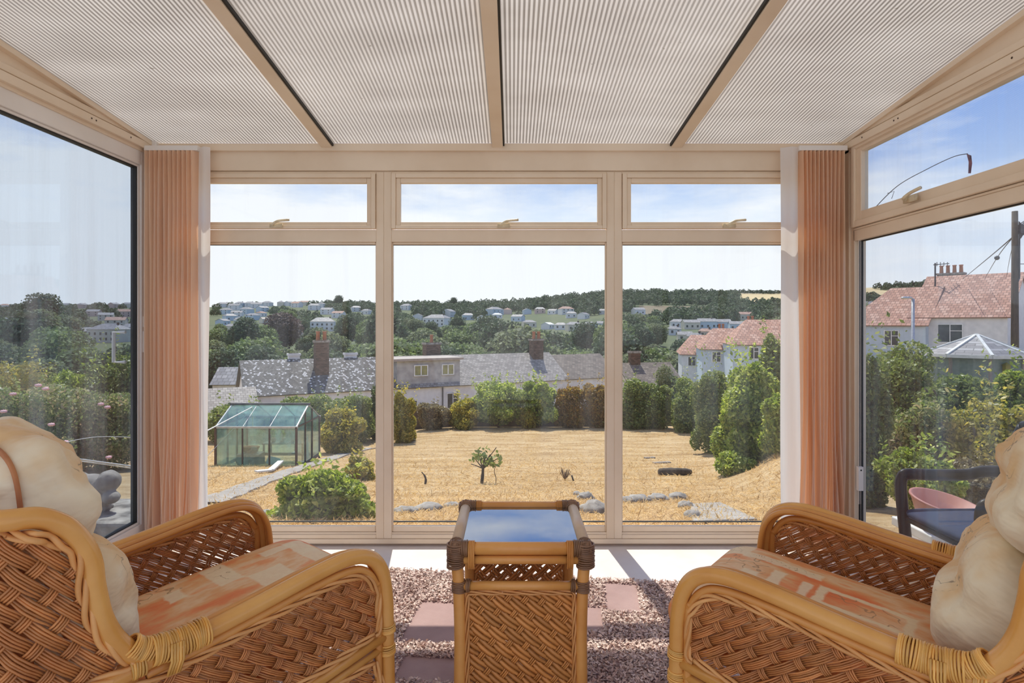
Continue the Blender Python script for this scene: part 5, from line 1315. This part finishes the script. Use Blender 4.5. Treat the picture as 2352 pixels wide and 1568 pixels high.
line([top, P(2318, 600, 26), P(2311, 640, 48.5)], .010, 'steepest overhead wire, closest to the telegraph pole', 'dark_metal', 'overhead_wire', 'wire', 5)
line([P(2331, 606, 20), P(2420, 606, 20)], .012, 'overhead wire leaving the telegraph pole to the right', 'dark_metal', 'overhead_wire', 'wire', 5)
# summerhouse
y = 14.0; x = XY(2243, y); b = G(x, y); e_ = ZZ(812, y) - b; r_ = ZZ(768, y) - b; R_ = 1.06
sh = empty('summerhouse', (x, y, b), label='octagonal green timber summerhouse with a shingle roof and white hips', cat='summerhouse')
oc = [(math.cos(math.pi / 4 * (i + .5)), math.sin(math.pi / 4 * (i + .5))) for i in range(8)]
uvquads('roof', [[(oc[i][0] * R_, oc[i][1] * R_, e_), (oc[(i + 1) % 8][0] * R_, oc[(i + 1) % 8][1] * R_, e_), (0, 0, r_)] for i in range(8)], 'roof_shingle', sh, .03)
mb = MB(); [mb.obox((oc[i][0] * R_, oc[i][1] * R_, e_ + .01), (0, 0, r_ + .01), .06, .03) for i in range(8)]; mb.build('hip_trim', 'white_board', sh)
mb = MB(); [mb.obox((oc[i][0] * R_, oc[i][1] * R_, e_ - .03), (oc[(i + 1) % 8][0] * R_, oc[(i + 1) % 8][1] * R_, e_ - .03), .03, .07) for i in range(8)]; mb.build('fascia', 'white_board', sh)
mb = MB(); k = .9; n_ = 14
for i in range(8):
    a = Vector((oc[i][0] * k, oc[i][1] * k, 0)); c = Vector((oc[(i + 1) % 8][0] * k, oc[(i + 1) % 8][1] * k, 0))
    for j in range(n_): z = (j + .5) / n_ * (e_ - .05); mb.obox(a + Vector((0, 0, z)), c + Vector((0, 0, z)), .03 + .012 * (j % 2), (e_) / n_ * .98)
mb.build('board_wall', 'timber_green', sh)
mb = MB(); [mb.obox((oc[i][0] * k * 1.02, oc[i][1] * k * 1.02, 0), (oc[i][0] * k * 1.02, oc[i][1] * k * 1.02, e_ - .04), .05, .05) for i in range(8)]; mb.build('corner_post', 'timber_grey', sh)
o = MB().box((-.05, -.05, 0), (.05, .05, .16)); o.add([(-.07, -.07, .16), (.07, -.07, .16), (.07, .07, .16), (-.07, .07, .16), (0, 0, .22)], [(0, 1, 4), (1, 2, 4), (2, 3, 4), (3, 0, 4), (3, 2, 1, 0)])
o = o.build('bird_feeder', 'leaf_yellow'); o.location = (x - .06, y - k - .02, b + e_ - .36); tag(o, 'small yellowish bird box hung on the summerhouse front', 'bird box')

# ------------------------------------------------------------------ far hillside: houses, then trees
occ = []
def hy_at(px, py):
    y = 130.0
    while y < 895:
        if gpix(px, y) <= py: return y
        y *= 1.01
    return 895.0
FH = [  # px, py of the wall foot, width px, wall, roof, hip, what
 (540, 712, 26, 'render_white', 'roof_far_slate'), (566, 722, 28, 'render_blue', 'roof_far_slate'), (590, 708, 24, 'render_white', 'roof_far_slate'), (614, 703, 22, 'render_white', 'roof_far_slate'),
 (528, 736, 26, 'render_blue', 'roof_far_slate'), (556, 746, 28, 'render_white', 'roof_far_slate'), (610, 742, 22, 'render_cream', 'lead_flat'), (646, 700, 22, 'render_cream', 'roof_far_slate'),
 (682, 706, 22, 'render_white', 'roof_far_tile'), (722, 712, 26, 'render_white', 'roof_far_slate'), (752, 722, 26, 'render_white', 'roof_far_slate'), (778, 730, 26, 'render_white', 'roof_far_tile'), (818, 716, 22, 'render_white', 'roof_far_slate'),
 (742, 760, 52, 'render_white', 'roof_far_slate'), (674, 786, 42, 'render_pink', 'roof_far_tile'), (806, 783, 36, 'render_white', 'render_white'), (520, 722, 24, 'render_blue', 'roof_far_slate'), (580, 735, 26, 'render_blue', 'roof_far_slate'),
 (934, 712, 24, 'render_white', 'roof_far_slate'), (1004, 750, 58, 'render_white', 'roof_far_slate'), (1030, 728, 30, 'render_white', 'roof_far_slate'), (1136, 724, 40, 'render_blue', 'roof_far_slate'), (1166, 721, 24, 'render_pink', 'roof_far_tile'),
 (1142, 731, 20, 'render_white', 'render_white'), (1190, 738, 26, 'render_blue', 'roof_far_slate'), (1240, 720, 24, 'render_pink', 'roof_far_slate'), (1300, 722, 30, 'render_white', 'roof_far_tile'), (1312, 730, 24, 'render_white', 'roof_far_slate'), (1215, 752, 28, 'render_cream', 'roof_far_slate'),
 (1258, 756, 26, 'render_white', 'render_white'), (1318, 760, 34, 'render_cream', 'roof_far_slate'), (1352, 757, 30, 'render_blue', 'roof_far_slate'), (1384, 722, 20, 'render_white', 'roof_far_slate'), (1382, 754, 22, 'render_blue', 'roof_far_slate'),
 (1466, 722, 26, 'render_white', 'roof_far_slate'), (1556, 752, 32, 'render_white', 'roof_far_slate'), (1586, 756, 36, 'render_cream', 'roof_far_slate'), (1622, 755, 40, 'render_blue', 'roof_far_slate'), (1658, 755, 36, 'render_blue', 'roof_far_slate'), (1692, 758, 34, 'render_blue', 'roof_far_slate'), (1722, 760, 34, 'render_blue', 'roof_far_tile'),
 (1572, 786, 26, 'render_cream', 'roof_far_slate'), (1596, 790, 26, 'render_cream', 'roof_far_slate'), (1548, 770, 28, 'render_white', 'roof_far_slate'), (1620, 776, 26, 'render_pink', 'roof_far_tile'),
 (12, 700, 26, 'render_white', 'roof_far_tile'), (60, 722, 24, 'render_pink', 'roof_far_slate'), (130, 728, 34, 'render_pink', 'roof_far_tile'), (190, 708, 28, 'render_pink', 'roof_far_slate'), (216, 726, 26, 'render_pink', 'roof_far_slate'), (244, 736, 30, 'render_cream', 'roof_far_slate'), (288, 728, 30, 'render_pink', 'roof_far_tile'),
 (252, 786, 74, 'render_cream', 'roof_far_slate'), (312, 772, 48, 'render_blue', 'roof_far_slate'), (20, 742, 24, 'render_white', 'roof_far_slate'), (205, 782, 50, 'render_pink', 'roof_far_slate'), (268, 752, 40, 'render_cream', 'roof_far_tile'), (300, 700, 26, 'render_cream', 'roof_far_slate'),
 (1975, 716, 60, 'render_blue', 'roof_far_slate'), (1710, 735, 30, 'render_cream', 'roof_far_tile'), (960, 736, 26, 'render_white', 'roof_far_slate'), (1075, 735, 26, 'render_blue', 'roof_far_slate'),
 (515, 706, 20, 'render_white', 'roof_far_slate'), (552, 702, 20, 'render_blue', 'roof_far_slate'), (574, 699, 20, 'render_white', 'roof_far_slate'), (603, 716, 22, 'render_blue', 'roof_far_slate'), (545, 728, 24, 'render_white', 'roof_far_slate'), (512, 748, 26, 'render_blue', 'roof_far_slate'),
 (574, 752, 26, 'render_white', 'roof_far_slate'), (600, 727, 20, 'render_white', 'roof_far_tile'), (664, 699, 18, 'render_white', 'roof_far_slate'), (700, 700, 18, 'render_cream', 'roof_far_tile'), (738, 706, 20, 'render_white', 'roof_far_slate'), (842, 722, 20, 'render_white', 'roof_far_slate'), (538, 762, 30, 'render_cream', 'roof_far_slate'),
 (1210, 722, 22, 'render_blue', 'roof_far_slate'), (1270, 722, 20, 'render_white', 'roof_far_slate'), (1340, 732, 24, 'render_white', 'roof_far_slate'), (1288, 757, 26, 'render_white', 'roof_far_slate'), (1106, 738, 24, 'render_white', 'roof_far_slate'),
 (150, 700, 22, 'render_cream', 'roof_far_slate'), (90, 705, 22, 'render_cream', 'roof_far_tile'), (262, 706, 22, 'render_pink', 'roof_far_slate')]
wn = {'render_white': 'white', 'render_blue': 'pale blue', 'render_cream': 'cream', 'render_pink': 'pinkish'}; rn = {'roof_far_slate': 'grey slate roof', 'roof_far_tile': 'terracotta roof', 'render_white': 'bright white roof', 'lead_flat': 'flat brown roof'}
SPOT = [(120, 'at far left of the door pane'), (230, 'mid door pane'), (345, 'beside the door handle'), (620, 'above the greenhouse'), (700, 'left of the twin-pot chimney'), (790, 'behind the twin-pot chimney'),
        (890, 'right of the twin-pot chimney'), (1010, 'above the box dormer'), (1110, 'behind the middle chimney'), (1220, 'above the pale slate roof'), (1320, 'behind the second chimney'), (1420, 'left of the right-hand upright'),
        (1520, 'right of the right-hand upright'), (1600, 'left of the stepped houses'), (1700, 'above the stepped houses'), (1800, 'beside the right blind'), (2060, 'beside the corner post'), (2160, 'above the hipped bungalow'), (9999, 'behind the white bungalow')]
def spot(px): return next(t for m, t in SPOT if px < m)
def band(py): return 'near the skyline' if py < 716 else 'midway up' if py < 748 else 'low in the valley'
def zone(px):
    return 'through the glazed door' if px < 330 else 'in the left front pane' if px < 880 else 'in the middle pane' if px < 1405 else 'in the right front pane' if px < 1800 else 'in the right side window'
rr = random.Random(12)
for (px, py, wpx, wl, rf) in FH:
    y = hy_at(px, py); x = XY(px, y); w_ = wpx * y / FPX; g = G(x, y); w_ = max(5.0, w_); d = min(9.0, w_ * .8); hw = min(5.4, max(2.6, w_ * .42)); hr = hw * .42
    ang = rr.uniform(-.5, .5) + (0 if rr.random() < .7 else math.pi / 2 - .3)
    if 1540 < px < 1740: ang = rr.uniform(-.2, .1)
    gz_ = min(G(x, y - d / 2), g); o = house('far %s house, %s, %s %s' % (wn[wl], rn[rf], band(py), spot(px)), x, y, ang, w_, d, hw + (g - gz_), hr, wl, rf, gz_,
              hip=(.25, .25) if rr.random() < .4 else (0, 0), ov=.2, ch=[(w_ * .3, 0, .7, .6, hw + hr + .7, 0, 'brick_stack')] if rr.random() < .6 else (), name='hillside_house', group='far houses ' + spot(px))
    nw = 2 if wpx < 30 else 3 if wpx < 45 else 5; b_ = d / 2
    for fl in range(2 if hw > 3.8 else 1):
        for k in range(nw):
            xx = (k + .5 - nw / 2) * w_ / nw; zz_ = (g - gz_) + .9 + fl * 2.2; MB().box((xx - .45, -b_ - .05, zz_), (xx + .45, -b_ - .0, zz_ + 1.1)).build('window', 'window_dark', o)
    occ.append((px - wpx * .55, px + wpx * .55, py - (hw + hr) / y * FPX, py, y))
# trees: a few crown meshes shared by all
def crown(mat, r, seed, n=2600, leaf=.16, k=11, tall=1.0):
    SEED[0] += 1; return foliage_mesh('crown', (0, 0, r * tall), (r, r, r * tall), n, leaf * r, k, .75, .25, .93, seed=seed)
kinds = []
for i, (m, nm, tall) in enumerate((('leaf_far', 'green', 1.0), ('leaf_far', 'green', 1.15), ('leaf_far_dark', 'dark green', 1.1), ('leaf_far_dark', 'dark green', .95), ('leaf_far_grey', 'grey-green', 1.0), ('leaf_far_grey', 'grey-green', .9), ('leaf_far_purple', 'purplish', 1.0), ('leaf_far', 'green', .85))):
    me = crown(m, 1.0, 500 + i, 6500, .115, 16, tall); me.materials.append(MATS[m])
    tk = MB().tube([(0, 0, -.6), (0, 0, .9)], [.12, .08], 6).mesh('trunk'); tk.materials.append(MATS['bark']); kinds.append((me, tk, nm, tall))
ntree = 0
def put_tree(x, y, r, k, label, group, lift=.35):
    global ntree
    me, tk, nm, tall = kinds[k]; g = G(x, y)
    o = bpy.data.objects.new('broadleaf_tree', None); C.objects.link(o); o.location = (x, y, g + r * lift); o.scale = (r, r, r); o.rotation_euler = (0, 0, rr.uniform(0, 6.28)); tag(o, label, 'tree', group)
    for nme, m in (('crown', me), ('trunk', tk)): c = bpy.data.objects.new(nme, m); C.objects.link(c); c.parent = o
    ntree += 1
PICK = [(1095, 806, 118, 40, 1), (655, 800, 170, 48, 6), (1200, 808, 120, 40, 4), (1265, 812, 122, 30, 4), (1345, 822, 105, 45, 0), (800, 778, 200, 34, 2), (846, 785, 190, 36, 0), (660, 742, 330, 26, 0), (700, 805, 130, 26, 2), (560, 800, 140, 44, 2), (925, 790, 150, 34, 0), (975, 778, 180, 28, 0),
        (1470, 792, 150, 40, 3), (1430, 790, 150, 30, 3), (1550, 820, 110, 28, 5), (820, 826, 75, 36, 0), (640, 826, 78, 30, 7), (520, 832, 76, 40, 7), (1340, 830, 80, 40, 7), (1300, 800, 140, 30, 0), (880, 820, 90, 34, 7), (700, 828, 78, 20, 0),
        (778, 694, 800, 12, 2), (1042, 690, 800, 10, 2), (60, 800, 110, 70, 2), (140, 802, 105, 70, 0), (200, 812, 100, 50, 0), (20, 810, 96, 60, 4), (95, 745, 250, 50, 2), (1160, 800, 130, 34, 2), (1130, 780, 180, 30, 2), (1235, 790, 150, 34, 0), (1500, 800, 120, 30, 5), (1400, 800, 150, 30, 0)]
names = ['green', 'green', 'dark green', 'dark green', 'grey-green', 'grey-green', 'purplish', 'green']
for (px, pyb, y, rp, k) in PICK:
    x = XY(px, y); r = rp / FPX * y
    put_tree(x, y, r, k, 'broad %s tree beyond the terrace roofs, %s' % (names[k], spot(px)), 'broad trees beyond the terrace ' + spot(px), .2)
def clear(px, py, y, rp):
    for (a, b, t_, bt, yo) in occ:
        if y < yo + 4 and a - rp * .55 < px < b + rp * .55 and py - rp * 1.7 < bt - 1 and py > t_: return False
        if abs(y - yo) < 8 and a - rp * .6 < px < b + rp * .6: return False
    return True
cand = []; rt = random.Random(99)
WIN = [(-40, 345), (490, 890), (880, 1420), (1405, 1800), (1940, 2300)]
y = 82.0
while y < 880:
    for (a, b) in WIN:
        px = a + rt.uniform(0, 30)
        while px < b:
            r = rt.uniform(3.4, 5.8) * (1.0 if y < 400 else 1.05); rp = r / y * FPX
            yy = y * rt.uniform(.97, 1.03); x = XY(px, yy); py = gpix(px, yy)
            f = fieldmat(x, yy)
            dens = .92 if y > 620 else .80
            if f == 0 and rt.random() < dens and clear(px, py, yy, rp): cand.append((yy, x, r, px))
            px += rp * rt.uniform(1.1, 1.9) * (1.0 if y < 620 else .8)
    y *= 1.075 if y < 300 else 1.062
# hedgerow along the golden field crest
for i in range(26):
    px = 1640 + i * 6.2; cand.append((880, XY(px, 880), rt.uniform(2.6, 4.4), px))
cand.sort(); near, farl = cand[:250], cand[250:]
for (y, x, r, px) in near:
    k = rt.choice([0, 1, 2, 3, 4, 5, 7, 0, 2, 7] if px > 500 or rt.random() < .3 else [2, 3, 0, 2, 4])
    put_tree(x, y, r, k, '%s tree %s, %s' % (names[k], band(gpix(px, y)), spot(px)), 'hillside trees ' + spot(px), .05)
rng = np.random.default_rng(77); PT = []; NN = []; SZ = []
for (y, x, r, px) in farl:
    m = 320; d = rng.normal(0, 1, (m, 3)); d /= np.linalg.norm(d, axis=1)[:, None]; d[:, 2] = np.abs(d[:, 2]) * 1.0
    lump = 1 + .25 * np.sin(d[:, 0:1] * 5 + x) * np.cos(d[:, 1:2] * 4 + y); PT.append(np.array([x, y, G(x, y) + r * .25]) + d * lump * r * np.array([1, 1, 1.15])); NN.append(d); SZ.append(np.full(m, r * .30))
PT = np.concatenate(PT); NN = np.concatenate(NN); SZ = np.concatenate(SZ)
V, F = leaves(rng, PT, NN, 1.0, .8, .5); c4 = V.reshape(-1, 4, 3); ctr = c4.mean(1, keepdims=True); V = (ctr + (c4 - ctr) * SZ[:, None, None]).reshape(-1, 3)
o = link_mesh('ridge_woodland', np_mesh('ridge_woodland', V, F), 'leaf_far_dark'); tag(o, 'continuous dark woodland along the distant ridge', 'woodland', kind='stuff')
print('trees', ntree, 'far', len(farl))
